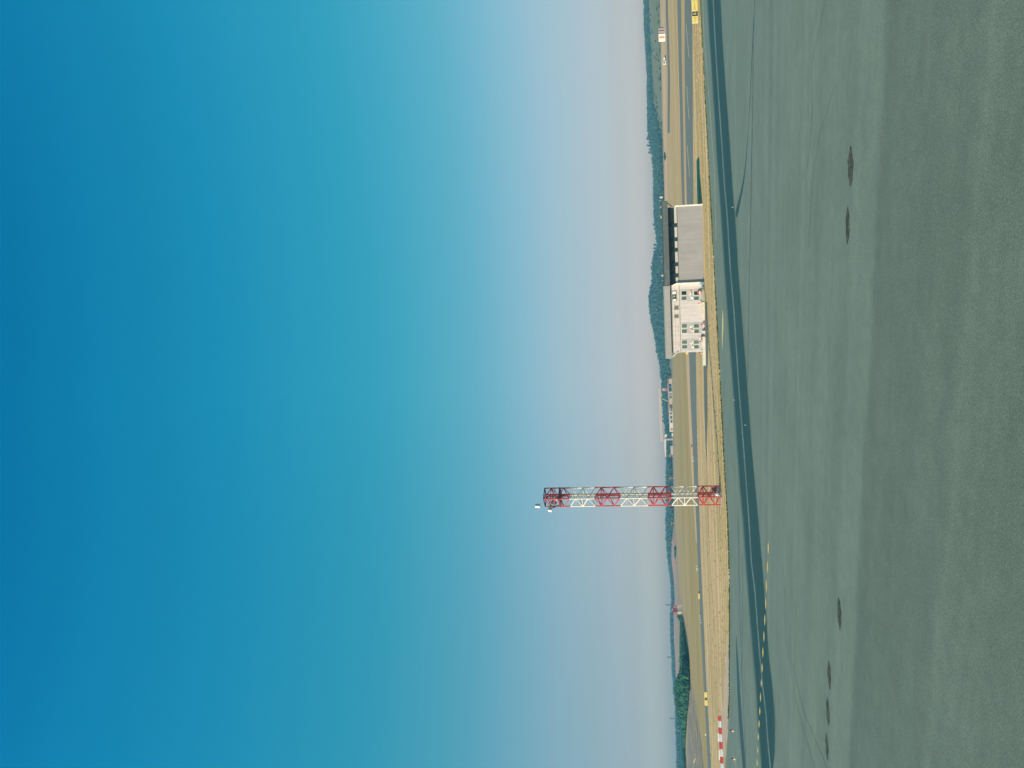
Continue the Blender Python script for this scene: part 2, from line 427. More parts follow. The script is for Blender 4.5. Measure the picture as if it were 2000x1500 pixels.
# markings and seams of the apron
DL = [(-500, 1367), (0, 1378.5), (75, 1383), (150, 1388), (225, 1392.5), (300, 1396.5), (362, 1401), (425, 1405.5), (520, 1411.5), (600, 1417), (680, 1422.5), (720, 1426),
      (790, 1431), (870, 1436), (950, 1441.5), (1020, 1448), (1100, 1453), (1215, 1461.5), (1280, 1467), (1345, 1473), (1400, 1475.6), (1440, 1479), (1500, 1484.5), (1900, 1510)]
DR = [(-500, 1394), (0, 1408.5), (75, 1412), (150, 1417), (225, 1422.7), (300, 1428), (362, 1432), (400, 1434.5), (420, 1437), (470, 1440), (520, 1442.5), (600, 1449),
      (680, 1455), (720, 1458.5), (750, 1460.5), (790, 1463.5), (870, 1469), (950, 1476.5), (1020, 1483), (1100, 1490), (1215, 1499), (1280, 1503), (1345, 1510.5),
      (1400, 1515), (1440, 1515), (1470, 1514.5), (1500, 1511), (1900, 1500)]
DC = [(-500, 1378), (0, 1393), (75, 1396.5), (150, 1401), (225, 1406), (300, 1411), (362, 1415), (425, 1420.5), (520, 1426), (600, 1433), (680, 1438), (750, 1442.5), (870, 1452),
      (1020, 1463), (1100, 1467.6), (1150, 1474), (1215, 1479), (1280, 1484), (1345, 1490), (1400, 1496.5), (1440, 1499), (1500, 1504.7), (1900, 1540)]
m_strip = dark_strip('new_tarmac', .22, .06)
setting(band('dark_tarmac_strip', DL, DR, .0, m_strip, cols=4))
A, B = line(DC, 2.6); setting(band('centre_line', A, B, .006, worn('worn_white_paint', (.22, .27, .22), .30, .62)))
A, B = line([(1240, 1438), (1260, 1438.2), (1300, 1440), (1400, 1446.5), (1440, 1450), (1500, 1455.5), (1800, 1481)], 0)
A = [(1240, 1437.6), (1290, 1438), (1345, 1439.5), (1400, 1442.2), (1440, 1445), (1500, 1450), (1800, 1476)]
B = [(1240, 1438.2), (1290, 1442), (1345, 1445.5), (1400, 1449.5), (1440, 1452.5), (1500, 1457), (1800, 1490)]
setting(band('side_tarmac_strip', A, B, .0, dark_strip('side_new_tarmac', .12, .12, (.040, .080, .085)), cols=3))
# flare of dark tarmac where a turning lane leaves the strip, and its dark seams
A = [(262, 1460.6), (300, 1457.4), (325, 1455), (350, 1451), (375, 1446), (395, 1440.5), (412, 1436), (424, 1436.5)]
B = [(262, 1461.4), (300, 1458.6), (325, 1456.8), (350, 1453.9), (375, 1450.4), (395, 1446.2), (412, 1443.6), (424, 1440)]
setting(band('turning_lane_seam', A, B, .002, dark_strip('seam_tarmac', .15, .1, (.036, .072, .068)), cols=3))
m_seam = worn('tar_seam', (.045, .080, .074), .25, .55, 'tarmac', 1.0)
A, B = line([(-200, 1481), (0, 1474), (60, 1470.8), (100, 1469), (150, 1467), (190, 1464.8), (225, 1463), (262, 1461)], 1.1)
setting(band('curved_seam', A, B, .002, m_seam))
A, B = line([(-200, 1478), (0, 1473.6), (80, 1471), (150, 1470.6), (225, 1469.8), (300, 1468), (425, 1466), (600, 1462), (680, 1461), (750, 1460.3)], 1.2)
setting(band('straight_seam', A, B, .003, m_seam))
for P in ([(1000, 1441.5), (1100, 1443), (1215, 1445.5), (1300, 1448.5), (1500, 1457)], [(1080, 1449.5), (1150, 1451), (1215, 1450.5), (1300, 1449), (1340, 1446)]):
    A, B = line(P, .8); setting(band('thin_seam', A, B, .003, m_seam))
# faint turning marks of tyres
m_tyre = worn('tyre_rubber', (.14, .162, .122), .4, .85, 'tarmac', .6)
for P, w in (([(0, 1611), (80, 1595), (130, 1584), (220, 1586), (330, 1576)], 1.6), ([(1100, 1528), (1250, 1535), (1380, 1556), (1500, 1590)], 2.5),
             ([(1150, 1533), (1290, 1545), (1400, 1572), (1500, 1615)], 2.5), ([(160, 1632), (260, 1600), (360, 1585), (480, 1578)], 2.2)):
    A, B = line(P, w); setting(band('tyre_mark', A, B, .003, m_tyre))
m_yel = worn('yellow_marking', (.85, .53, .11), .18, .42, 'tarmac', 3.0)
m_yel2 = worn('worn_yellow_marking', (.52, .44, .22), .28, .55, 'tarmac', 1.4)
m_yel3 = worn('taxiway_yellow', (.62, .50, .24), .2, .5, (.11, .15, .145), 1.4)
for y0, y1, x in ((1058, 1082, 1500.7), (1095, 1120, 1499), (1131, 1157, 1497), (1166, 1190, 1495.5), (1200, 1222, 1493.7), (1233, 1254, 1492), (1264, 1284, 1490),
                  (1295, 1314, 1488.6), (1326, 1342, 1487), (1353, 1371, 1485.4), (1381, 1397, 1484), (1406, 1422, 1482.6), (1432, 1447, 1481), (1458, 1472, 1480), (1482, 1497, 1479)):
    ym = (y0 + y1) / 2
    A = [(y0, x - .1), (y0 + 5, x - .9), (ym, x - 1.2), (y1 - 3, x - .7), (y1, x - .5)]
    B = [(y0, x + .3), (y0 + 5, x + .7), (ym, x + 1.2), (y1 - 3, x + .6), (y1, x - .1)]
    setting(band('yellow_dash', A, B, .012, m_yel, step=4))
A = [(603, 1411.3), (620, 1410.7), (645, 1410.4), (665, 1410.0), (684, 1410.4)]; B = [(603, 1411.5), (620, 1412.7), (640, 1412.8), (660, 1411.7), (684, 1410.7)]
setting(band('yellow_mark', A, B, .006, worn('pale_yellow_marking', (.88, .60, .22), .1, .3, 'tarmac', 2)))
A, B = line([(-60, 1371), (75, 1375), (125, 1380), (175, 1383.5), (262, 1390), (325, 1394.5), (390, 1397.2), (440, 1398), (470, 1398.8)], 1.0)
setting(band('edge_line', A, B, .006, m_yel2))
A, B = line([(225, 1385.6), (290, 1386.6), (350, 1389), (420, 1400), (470, 1403), (560, 1408)], .9)
setting(band('inner_edge_line', A, B, .007, worn('faint_marking', (.30, .30, .22), .3, .7, 'tarmac', 1.2)))
for P in ([(46, 1340), (70, 1342), (112, 1345.8)], [(168, 1341.2), (200, 1343.3), (233, 1346)], [(284, 1342.2), (310, 1344), (345, 1347)]):
    A, B = line(P, .9); setting(band('taxiway_marking', A, B, -.012, m_yel3, step=6))
A, B = line([(1476, 1435.3), (1500, 1437.6), (1560, 1443)], .9); setting(band('short_white_line', A, B, .006, m_yel2))
A, B = line([(1452, 1441), (1472, 1443.2)], .9); setting(band('short_white_line', A, B, .006, m_yel2))

# dark patched holes in the apron
k = NT('patch_tar'); n1 = k.noise(k.coord('Position'), 3.2, 5, .7); n2 = k.noise(k.coord('Position'), 26, 3, .75)
hole = k.ramp(k.noise(k.coord('Position'), 2.0, 5, .75), [(.40, 0), (.50, 1)])
m_patch = k.base(k.mix(hole, k.mix(.35, tarmac_color(k), (.05, .06, .05)), k.mix(k.ramp(n2, [(.38, 0), (.66, 1)]), k.ramp(n1, [(.38, (.026, .034, .028)), (.52, (.070, .074, .058)), (.62, (.26, .19, .13))]), (.05, .06, .05))), .95, .1)
PATCH = [(285, 365, 1661, 5.2, 'widest dark oval patch in the tarmac, at the right of the row'),
         (404, 478, 1655, 4.0, 'rust-specked dark oval patch just left of the widest one'),
         (1168, 1231, 1639, 3.9, 'dark oval patch with a rusty brown middle, standing apart from the left three'),
         (1290, 1348, 1619.5, 3.4, 'rightmost of the three close-set dark tarmac patches at the left'),
         (1362, 1418, 1617, 3.2, 'middle of the three close-set dark tarmac patches at the left'),
         (1432, 1486, 1615, 2.8, 'leftmost of the three close-set dark tarmac patches at the left')]
for q, (y0, y1, x, w, lab) in enumerate(PATCH):
    n = 26; mb = MB(); rnd = random.Random(q)
    cpt = gp(x, (y0 + y1) / 2, .004); ring = []
    for i in range(n):
        t = 2 * math.pi * i / n
        sx, sy = math.cos(t) * (.5 + .5 * abs(math.cos(t))), math.sin(t)
        p = gp(x + 1.0 * sx * w * (1 + rnd.uniform(-.34, .22)) + sy * 1.5 * (1 if x < 1650 else 0), (y0 + y1) / 2 + sy * (y1 - y0) / 2 * (1 + rnd.uniform(-.05, .05)), .006)
        ring.append(p - Vector((cpt.x, cpt.y, 0)))
    mb.add([(0, 0, .008)] + ring, [(0, 1 + i, 1 + (i + 1) % n) for i in range(n)])
    o = mb.build('tarmac_patch', m_patch)
    if o.data.polygons[0].normal.z < 0: o.data.flip_normals()
    o.location = (cpt.x, cpt.y, 0); tag(o, lab, 'patch', 'dark patches in the tarmac')

# ------------------------------------------------------------------ hills and woods
RIDGE = [(-900, 1262), (-300, 1256), (0, 1258), (50, 1259), (100, 1262), (140, 1264), (200, 1264.5), (260, 1265.5), (285, 1269), (300, 1272), (330, 1276), (400, 1276.5), (430, 1278), (460, 1281.5),
         (480, 1283.5), (492, 1278), (520, 1272), (545, 1273), (560, 1270), (580, 1267), (600, 1268), (630, 1272.5), (650, 1277.5), (690, 1283.5), (710, 1288.5), (740, 1291), (770, 1293),
         (800, 1294), (820, 1297), (850, 1299.5), (880, 1302), (950, 1301.5), (1000, 1301), (1020, 1300.5), (1060, 1302), (1090, 1304.5), (1120, 1309), (1150, 1311.7), (1180, 1312.3),
         (1200, 1310), (1250, 1311), (1290, 1313.3), (1310, 1313.8), (1345, 1315.5), (1370, 1318.5), (1390, 1321.5), (1405, 1326), (1420, 1329.5), (1440, 1331.5), (1500, 1334), (1800, 1338), (2400, 1352)]
D_CREST, D_FOOT = 2000.0, 1350.0
TREE_H = 8.0
def crest_z(y):
    return max(1.0, min(60, at(lerp_at(RIDGE, y), y, D_CREST).z - TREE_H * .85))
def hill_point(y, t):
    """t 0 foot, 1 crest, 2 back"""
    d = ray(1300, y); s = d.x / d.y
    Y = D_FOOT + (D_CREST - D_FOOT) * t
    if y < 270: Y = Y - (270 - max(y, 0)) / 270 * 320 * max(0, 1 - t)
    z = crest_z(y) * ((math.sin((min(t, 1) - .5) * math.pi) + 1) / 2) if t <= 1 else crest_z(y) * max(0, 1 - (t - 1) ** 2 * .8)
    return Vector((s * Y, Y, z - .06))
hm = MB(); ys = list(range(-900, 2401, 15)); ts = [i / 10 for i in range(21)]
for y in ys:
    for t in ts: hm.v.append(tuple(hill_point(y, t)))
w = len(ts)
for j in range(len(ys) - 1):
    for i in range(w - 1): hm.f.append((j * w + i, (j + 1) * w + i, (j + 1) * w + i + 1, j * w + i + 1))
k = NT('hill_pasture'); sx = k.n('ShaderNodeSeparateXYZ'); tcx = k.n('ShaderNodeTexCoord'); k.l(tcx.outputs['Object'], sx.inputs[0])
lf = k.ramp(k.math('MULTIPLY_ADD', sx.outputs[0], -.001, k.math('MULTIPLY', k.noise(k.coord(), .01, 3), .1)), [(.30, 0), (.38, 1)])
hill_m = k.base(k.mix(lf, straw_color(k, (.19, .20, .085), (.14, .165, .06), (.26, .21, .13), .15), straw_color(k, (.36, .245, .17), (.31, .22, .145), (.41, .275, .19), .2)), .95, .05)
ho_ = hm.build('hills', hill_m, smooth=True); setting(ho_)
if ho_.data.polygons[100].normal.z < 0: ho_.data.flip_normals()

def leaf_mat(name, dark, light):
    k = NT(name); gi = k.n('ShaderNodeNewGeometry')
    n1 = k.noise(k.coord(), .9, 3)
    c = k.mix(gi.outputs['Random Per Island'], dark, light)
    return k.base(k.mix(1.0, c, k.ramp(n1, [(.3, .7), (.7, 1.3)]), 'MULTIPLY'), .95, .03)
m_ridge = leaf_mat('ridge_foliage', (.018, .042, .030), (.045, .085, .045))
m_wood = leaf_mat('wood_foliage', (.018, .070, .042), (.048, .135, .062))
m_bush = leaf_mat('bush_foliage', (.035, .07, .02), (.09, .13, .035))

def ico(sub):
    bm = bmesh.new(); bmesh.ops.create_icosphere(bm, subdivisions=sub, radius=1)
    v = [x.co.copy() for x in bm.verts]; f = [tuple(q.index for q in x.verts) for x in bm.faces]; bm.free(); return v, f
ICO1, ICO2 = ico(1), ico(2)
def lumps(mb, c, r, h, rnd, base=ICO1, jag=.28):
    a = rnd.uniform(0, 6.28); ca, sa = math.cos(a), math.sin(a)
    vs = []
    for p in base[0]:
        k = 1 + rnd.uniform(-jag, jag)
        x, y = (p.x * ca - p.y * sa) * r * k, (p.x * sa + p.y * ca) * r * k
        vs.append((c[0] + x, c[1] + y, c[2] + (p.z * k + .75) * h * .57))
    mb.add(vs, base[1])
def leaf_cloud(mb, c, r, h, n, rnd, s=.5):
    """leaf-sized faces through the crown's volume"""
    for i in range(n):
        while 1:
            p = Vector((rnd.uniform(-1, 1), rnd.uniform(-1, 1), rnd.uniform(-1, 1)))
            if .35 < p.length < 1: break
        q = Vector((c[0] + p.x * r, c[1] + p.y * r, c[2] + (p.z + 1) * h / 2))
        u = Vector((rnd.gauss(0, 1), rnd.gauss(0, 1), rnd.gauss(0, 1))).normalized() * s * rnd.uniform(.6, 1.4)
        v = u.cross(Vector((rnd.gauss(0, 1), rnd.gauss(0, 1), rnd.gauss(0, 1)))).normalized() * s * rnd.uniform(.5, 1.2)
        o = len(mb.v)
        mb.v += [tuple(q - u), tuple(q + v), tuple(q + u), tuple(q - v)]; mb.f.append((o, o + 1, o + 2, o + 3))

TREE_BASE = [(-900, .60), (0, .62), (150, .60), (200, .52), (250, .2), (270, .0), (1000, .0), (1100, .75), (1140, .88), (1330, .88), (1345, .2), (2400, .0)]
rw = random.Random(3); rm = MB(); cnt = 0
for y in range(-500, 2100, 4):
    for q in range(13):
        yy = y + rw.uniform(0, 4); t0 = lerp_at(TREE_BASE, yy) + rw.uniform(-.03, .03)
        t = t0 + (1.06 - t0) * (q + rw.random()) / 13
        if 285 < yy < 305 and t > .9 and rw.random() < .6: continue
        p = hill_point(yy, t); h = TREE_H * rw.uniform(.7, 1.25)
        lumps(rm, p, rw.uniform(2.6, 4.6), h, rw, jag=.3); cnt += 1
# a few taller single crowns on the skyline
for yy, hh in ((268, 13), (282, 14), (296, 15), (437, 14), (445, 12), (477, 17), (484, 16), (490, 12), (815, 14), (822, 13), (848, 11), (858, 12), (1052, 11), (1112, 10)):
    p = hill_point(yy, 1.0); lumps(rm, p + Vector((0, 0, hh * .45)), 3.6, hh * .55, rw, jag=.4); rm.tube(p, p + Vector((0, 0, hh * .5)), .5, n=4)
ro = rm.build('ridge_wood', m_ridge); setting(ro, 'stuff')
# bushes on the green slope at the right
bm_ = MB()
for i in range(300):
    yy = rw.uniform(-250, 285); t = rw.uniform(.0, max(.1, lerp_at(TREE_BASE, yy)))
    if math.sin(yy * .05 + t * 9) + rw.uniform(-.9, .9) < 0: continue
    p = hill_point(yy, t); lumps(bm_, p, rw.uniform(1.4, 4.0), rw.uniform(1.5, 3.2), rw, jag=.35)
setting(bm_.build('slope_scrub', m_bush), 'stuff')

# the dark wood at the left
WB = [(1208, 1334.8), (1215, 1336), (1250, 1341), (1280, 1345), (1310, 1347.8), (1345, 1349), (1365, 1346.8), (1380, 1345), (1395, 1343), (1420, 1341.3), (1440, 1339.8), (1460, 1339), (1500, 1341), (1700, 1346)]
WT = [(1208, 1333), (1222, 1330.5), (1240, 1330), (1270, 1330.3), (1300, 1330.3), (1312, 1330), (1318, 1325), (1345, 1317), (1370, 1319), (1390, 1322), (1405, 1326.5), (1420, 1330), (1440, 1331.8), (1500, 1334), (1700, 1338)]
wm = MB()
for y in range(1204, 1700, 3):
    yy = y + rw.uniform(0, 3)
    b = gp(lerp_at(WB, yy), yy, 0); s = b.x / b.y
    top = lerp_at(WT, yy)
    fr = 0
    for q in range(16):
        Y = b.y + 2 + (q ** 1.55) * 6.5
        ztop = at(top, yy, Y).z
        zg = 0
        h = rw.uniform(4.6, 7.6)
        if 1208 <= yy < 1316:
            h = min(h, max(2.0, at(lerp_at(WT, yy), yy, b.y + 14).z * rw.uniform(.85, 1.15)))
            if q > 7: break
        else:
            if h > ztop: h = max(3, ztop * rw.uniform(.85, 1.05))
            zg = max(0, min(ztop - h, (Y - b.y) * .035))
            if zg + h > ztop * 1.08: zg = max(0, ztop - h)
        c = (s * Y + rw.uniform(-1, 1), Y + rw.uniform(-1.5, 1.5), zg)
        if q < 8:
            lumps(wm, (c[0], c[1], c[2] + .6), rw.uniform(1.5, 2.4), h * .62, rw, ICO1, .36)
            lumps(wm, (c[0] + rw.uniform(-1.2, 1.2), c[1] + rw.uniform(-1, 1), c[2] + h * .36), rw.uniform(1.1, 1.9), h * .60, rw, ICO1, .36)
            leaf_cloud(wm, (c[0], c[1], c[2] + .2), 2.4, h * 1.04, 10, rw, .55)
        else:
            lumps(wm, c, rw.uniform(2.2, 3.6), h, rw, ICO1, .34)
setting(wm.build('left_wood', m_wood), 'stuff')
# rising ground under that wood
um = MB(); ysl = list(range(1310, 1706, 12))
for y in ysl:
    b = gp(lerp_at(WB, y), y, 0); s = b.x / b.y; ramp_ = min(1, max(0, (y - 1314) / 20))
    for q in (0, 3, 8, 14, 24, 60):
        Y = b.y + 4 + q * 18
        um.v.append((s * Y, Y, max(-.04, min(at(lerp_at(WT, y), y, Y).z - 6, q * 18 * .035) * ramp_ - .05)))
for j in range(len(ysl) - 1):
    for i in range(5): um.f.append((j * 6 + i, j * 6 + i + 1, (j + 1) * 6 + i + 1, (j + 1) * 6 + i))
uo = um.build('wooded_rise', m_scrubland); setting(uo)
if uo.data.polygons[3].normal.z < 0: uo.data.flip_normals()

# tufts: dry grass of the verge, weeds along the apron edge
tm = MB(); rt = random.Random(11)
def tuft(mb, p, h, w, n):
    for i in range(n):
        a = rt.uniform(0, 6.28); dx, dy = math.cos(a) * w, math.sin(a) * w
        ox, oy = rt.uniform(-w, w), rt.uniform(-w, w); lx, ly = rt.uniform(-.5, .5) * h, rt.uniform(-.5, .5) * h
        o = len(mb.v)
        mb.v += [(p.x + ox - dx, p.y + oy - dy, p.z - .03), (p.x + ox + dx, p.y + oy + dy, p.z - .03), (p.x + ox + lx, p.y + oy + ly, p.z + h * rt.uniform(.6, 1.2))]
        mb.f.append((o, o + 1, o + 2))
for i in range(4000):
    y = rt.uniform(-80, 1580); a, b = lerp_at(T1N, y), lerp_at(APRON, y); f = rt.random()
    x = a + .6 + (b - a - 1.2) * f
    if 1377 > x > 1366 and 395 < y < 560: continue
    if lerp_at([(590, 1376), (714, 1374), (1000, 1381)], y) - 1 < x < lerp_at([(590, 1383.5), (714, 1382.5), (860, 1380.5), (1000, 1381.5)], y) + .5 and 585 < y < 900: continue
    if y > 1236 and x > lerp_at([(1232, 1422.5), (1300, 1416), (1345, 1414.3), (1380, 1412), (1400, 1409.5), (1600, 1409)], y) - .6: continue
    p = gp(x, y, -.03)
    if math.sin(p.y * 1.1 + math.sin(p.x * .05) * 2) + rt.uniform(-1.4, 1.4) < -.2: continue
    tuft(tm, p, rt.uniform(.05, .14), rt.uniform(.15, .5), 2)
k = NT('straw_tufts'); gi = k.n('ShaderNodeNewGeometry')
setting(tm.build('dry_grass', k.base(k.ramp(gi.outputs['Random Per Island'], [(0, (.32, .25, .10)), (.5, (.44, .32, .16)), (1, (.56, .40, .23))]), .95, .03)), 'stuff')
em = MB()
for i in range(5200):
    y = rt.uniform(-80, 1405)
    dens = .5 + .5 * math.sin(y * .031 + 1.2) + .35 * math.sin(y * .11)
    if rt.random() > .35 + dens * .5: continue
    x = lerp_at(APRON, y) - abs(rt.gauss(0, .55)) + .2
    if y > 1240: x = lerp_at(APRON, y) + rt.uniform(-.7, .5)
    tuft(em, gp(x, y, -.01), rt.uniform(.06, .26), rt.uniform(.08, .25), 2)
k = NT('weed_leaves'); gi = k.n('ShaderNodeNewGeometry')
setting(em.build('edge_weeds', k.base(k.ramp(gi.outputs['Random Per Island'], [(0, (.045, .07, .012)), (.6, (.13, .14, .03)), (1, (.25, .22, .07))]), .95, .03)), 'stuff')

# ------------------------------------------------------------------ lattice tower
m_red = paint('signal_red_paint', (.64, .095, .09), .5, .3, .2, .8)
m_white = paint('white_steel_paint', (.88, .79, .69), .5, .3, .10, .8)
m_off = paint('white_enamel', (.82, .80, .75), .45, .3, .06)
m_dark = paint('dark_steel', (.035, .05, .055), .5, .3)
def tower():
    b = gp(1408, 967.5)
    D = b.y; px = D / F_PX * 1.0
    T = thing('lattice_tower', 'tall square lattice tower in seven red and white bands at the apron edge', 'tower', b, R_(43.5))
    rad = 18.2 * px; hs = rad / math.sqrt(2) 
    cuts = [1408, 1362, 1311.5, 1265, 1212, 1162.5, 1114, 1064.5]
    zs = [max(0, at(x, 967.5 + (1408 - x) * .0135, D).z) for x in cuts]
    corners = [(-hs, -hs), (hs, -hs), (hs, hs), (-hs, hs)]
    lr = .125
    for i in range(7):
        z0, z1 = zs[i], zs[i + 1]; m = m_red if i % 2 == 0 else m_white
        mb = MB(); npan = 4
        dz = (z1 - z0) / npan
        for c in range(4):
            p, q = corners[c], corners[(c + 1) % 4]
            for j in range(npan):
                a, e = (p, q) if (j + c + i) % 2 == 0 else (q, p)
                mb.tube((a[0], a[1], z0 + j * dz), (e[0], e[1], z0 + (j + 1) * dz), 0.085, n=5)
            zz = z0 + (z1 - z0) * (.75 if i % 2 == 0 else .5)
            mb.tube((p[0], p[1], zz), (q[0], q[1], zz), .06, n=5)
        # inner cross frame
        zz = z0 + (z1 - z0) * .75
        mb.tube((-hs, -hs, zz), (hs, hs, zz), .05, n=4); mb.tube((hs, -hs, zz + .12), (-hs, hs, zz + .12), .05, n=4)
        s = mb.build('lattice_section', m, T)
        for c in corners:
            MB().tube((c[0], c[1], z0), (c[0], c[1], z1), lr, n=8).build('leg', m, s)
        # ladder with safety hoops inside, painted in the same bands
        lb = MB(); lx, ly = -.35, -.45
        for e in (-.24, .24): lb.tube((lx + e, ly, z0), (lx + e, ly, z1), .065, n=5)
        zz = z0 + .15
        while zz < z1: lb.tube((lx - .24, ly, zz), (lx + .24, ly, zz), .028, n=4); zz += .34
        zz = z0 + .4
        while zz < z1:
            pr = [(lx + .42 * math.sin(t), ly + .05 + .75 * (1 - math.cos(t)) / 2) for t in (0, .8, 1.6, 2.4, math.pi, 3.9, 4.7, 5.5)]
            for (x0, y0), (x1, y1) in zip(pr, pr[1:] + pr[:1]): lb.tube((x0, y0, zz), (x1, y1, zz), .03, n=4)
            zz += 1.0
        lb.build('ladder', m, s)
        MB().box((.25, -.35, z0), (.55, -.20, z1 - .02)).build('cable_tray', m, s)
    ft = MB().box((-hs - .35, -hs - .35, -.3), (hs + .35, hs + .35, .06)); ft.build('footing', paint('footing_concrete', (.4, .37, .32)), T)
    z = zs[7]; zt = zs[6]
    rim = MB()
    for c in range(4): rim.tube((*corners[c], z), (*corners[(c + 1) % 4], z), .11, n=6)
    rim.build('top_rim', m_dark, T)
    zp = at(1094, 970, D).z
    pf = MB().box((-hs - .12, -hs - .12, zp - .16), (hs + .12, hs + .12, zp + .16)); pf.build('platform', paint('platform_steel', (.22, .05, .05)), T)
    rl = MB()
    for c in range(4):
        rl.tube((*corners[c], zp + 1.0), (*corners[(c + 1) % 4], zp + 1.0), .04, n=4)
    rl.build('railing', m_red, T)
    # lamps and camera heads: local axes from world offsets
    M = Matrix.Rotation(-R_(43.5), 3, 'Z')
    def loc(x, y, dy=0):
        p = at(x, y, D + dy) - b; return M @ Vector((p.x, p.y, p.z))
    for (x, y, dy, L, W, r) in ((1050, 988.5, -.5, .95, .62, 0), (1074.5, 994.5, -.8, .72, 1.0, 0), (1088.5, 974, -1.2, .60, .66, .3)):
        p = loc(x, y, dy)
        hd = MB().box((p.x - W / 2, p.y - .4, p.z - L / 2), (p.x + W / 2, p.y + .3, p.z + L / 2), .07)
        h = hd.build('floodlight', m_off, T, bevel=.03)
        MB().box((p.x - W / 2 + .08, p.y - .44, p.z - L / 2 + .08), (p.x + W / 2 - .08, p.y - .405, p.z + L / 2 - .1)).build('lens', paint('lamp_glass', (.5, .55, .55), .15, .5), h)
        MB().tube((p.x, p.y + .25, p.z - .1), (p.x * .72, p.y * .72 + .2, p.z - .35), .05, n=5).build('bracket', m_dark, h)
    p = loc(1046, 986, -.5); q = loc(1053, 992, -.5)
    MB().tube(p, q, .07, .03, n=5).tube(loc(1055, 984, 0), loc(1065, 984, 0), .05, n=5).tube(loc(1055, 984, 0), loc(1053.5, 990, -.4), .05, n=5).build('lamp_arm', m_off, T)
    for (x0, x1, y) in ((1062, 1066, 974), (1062.5, 1066, 986.5), (1061, 1066, 968)):
        MB().tube(loc(x0, y), loc(x1, y), .05, n=5).build('spike', m_dark, T)
    p = loc(1081, 981, -.6)
    MB().lathe([(.05, 0), (.5, .06), (.62, .2), (.64, .3)], 14, (p.x, p.y, p.z), 'y').build('dish', paint('grey_dish', (.35, .40, .40)), T)
    p = loc(1098, 984, -.2); q = loc(1079, 992, -.2)
    MB().tube(p, q, .09, n=5).build('boom', m_dark, T)
    # small hut standing within the legs
    h0 = at(1407.5, 959, D); W = 15 * px; Hh = 19 * px
    hut = thing('equipment_hut', 'small grey-white equipment hut with a tilted dark panel at the tower foot', 'hut', Vector((h0.x, D + .6, 0)), R_(8))
    body = MB().box((-W / 2, 0, 0), (W / 2, 1.2, Hh * .82)).build('wall', paint('hut_panel', (.50, .50, .45)), hut, bevel=.03)
    MB().box((.12, -.03, .08), (.62, -.004, Hh * .68)).build('door', paint('hut_door', (.62, .62, .58)), body)
    MB().box((-W / 2 - .1, -.12, Hh * .83), (W / 2 + .1, 1.3, Hh * .90)).build('roof', paint('hut_roof', (.42, .42, .38)), hut)
    sp = MB(); sp.add([(-.05, -.34, .55), (.62, -.34, .95), (.45, -.30, 1.75), (-.28, -.30, 1.2), (-.05, -.29, .55), (.62, -.29, .95), (.45, -.25, 1.75), (-.28, -.25, 1.2)],
                      [(0, 1, 2, 3), (7, 6, 5, 4), (0, 4, 5, 1), (1, 5, 6, 2), (2, 6, 7, 3), (3, 7, 4, 0)])
    sp.build('panel', paint('dark_slate_panel', (.06, .075, .095), .3, .5), hut)
    dm = at(1396, 965, D)
    d = thing('white_cabinet', 'rounded white cabinet among the red bars at the tower foot', 'cabinet', Vector((dm.x - .1, D - .35, 0)), R_(-12))
    MB().lathe([(.46, .0), (.50, .06), (.50, .55), (.42, .85), (.24, 1.12), (.05, 1.18)], 14).build('shell', m_off, d, smooth=False)
    MB().box((-.16, -.53, .2), (.16, -.47, .62)).build('door', paint('cabinet_door', (.30, .34, .42)), d)
    return T
tower()

# ------------------------------------------------------------------ service building
m_cream = None
def plaster(name, rgb, dark_spot=None):
    k = NT(name); n1 = k.noise(k.coord(), .55, 5); n2 = k.noise(k.coord(scale=(1, 1, .1)), 1.8, 4)
    c = k.ramp(n1, [(.3, tuple(a * .93 for a in rgb)), (.7, tuple(min(1, a * 1.03) for a in rgb))])
    c = k.mix(1.0, c, k.ramp(n2, [(.3, .90), (.65, 1.04)]), 'MULTIPLY')
    if dark_spot:  # soft-edged darker spot round one point, broken up by noise
        (px, pz, r, sc) = dark_spot
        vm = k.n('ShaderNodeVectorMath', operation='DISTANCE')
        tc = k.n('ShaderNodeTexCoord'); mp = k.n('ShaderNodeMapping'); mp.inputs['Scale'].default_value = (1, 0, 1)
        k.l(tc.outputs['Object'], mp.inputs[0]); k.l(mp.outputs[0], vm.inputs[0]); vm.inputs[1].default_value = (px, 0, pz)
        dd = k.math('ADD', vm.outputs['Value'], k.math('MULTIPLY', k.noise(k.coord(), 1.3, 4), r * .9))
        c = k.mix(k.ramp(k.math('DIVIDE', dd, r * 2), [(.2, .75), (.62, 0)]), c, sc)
    return k.base(c, .85, .15)
P0 = Vector((8.0, 182.0, 0)); EX = Vector((34, -7.5, 0)).normalized(); NV = Vector((EX.y, -EX.x, 0))   # NV points to the camera
RZ_B = math.atan2(EX.y, EX.x)
def fac(x, y, off=0.0):
    """photo point -> (s along the front, z) on the plane `off` metres in front of the wall"""
    d = ray(x, y); o = P0 + NV * off
    t = (o - CAM).dot(NV) / d.dot(NV); p = CAM + d * t
    return (p - P0).dot(EX), p.z
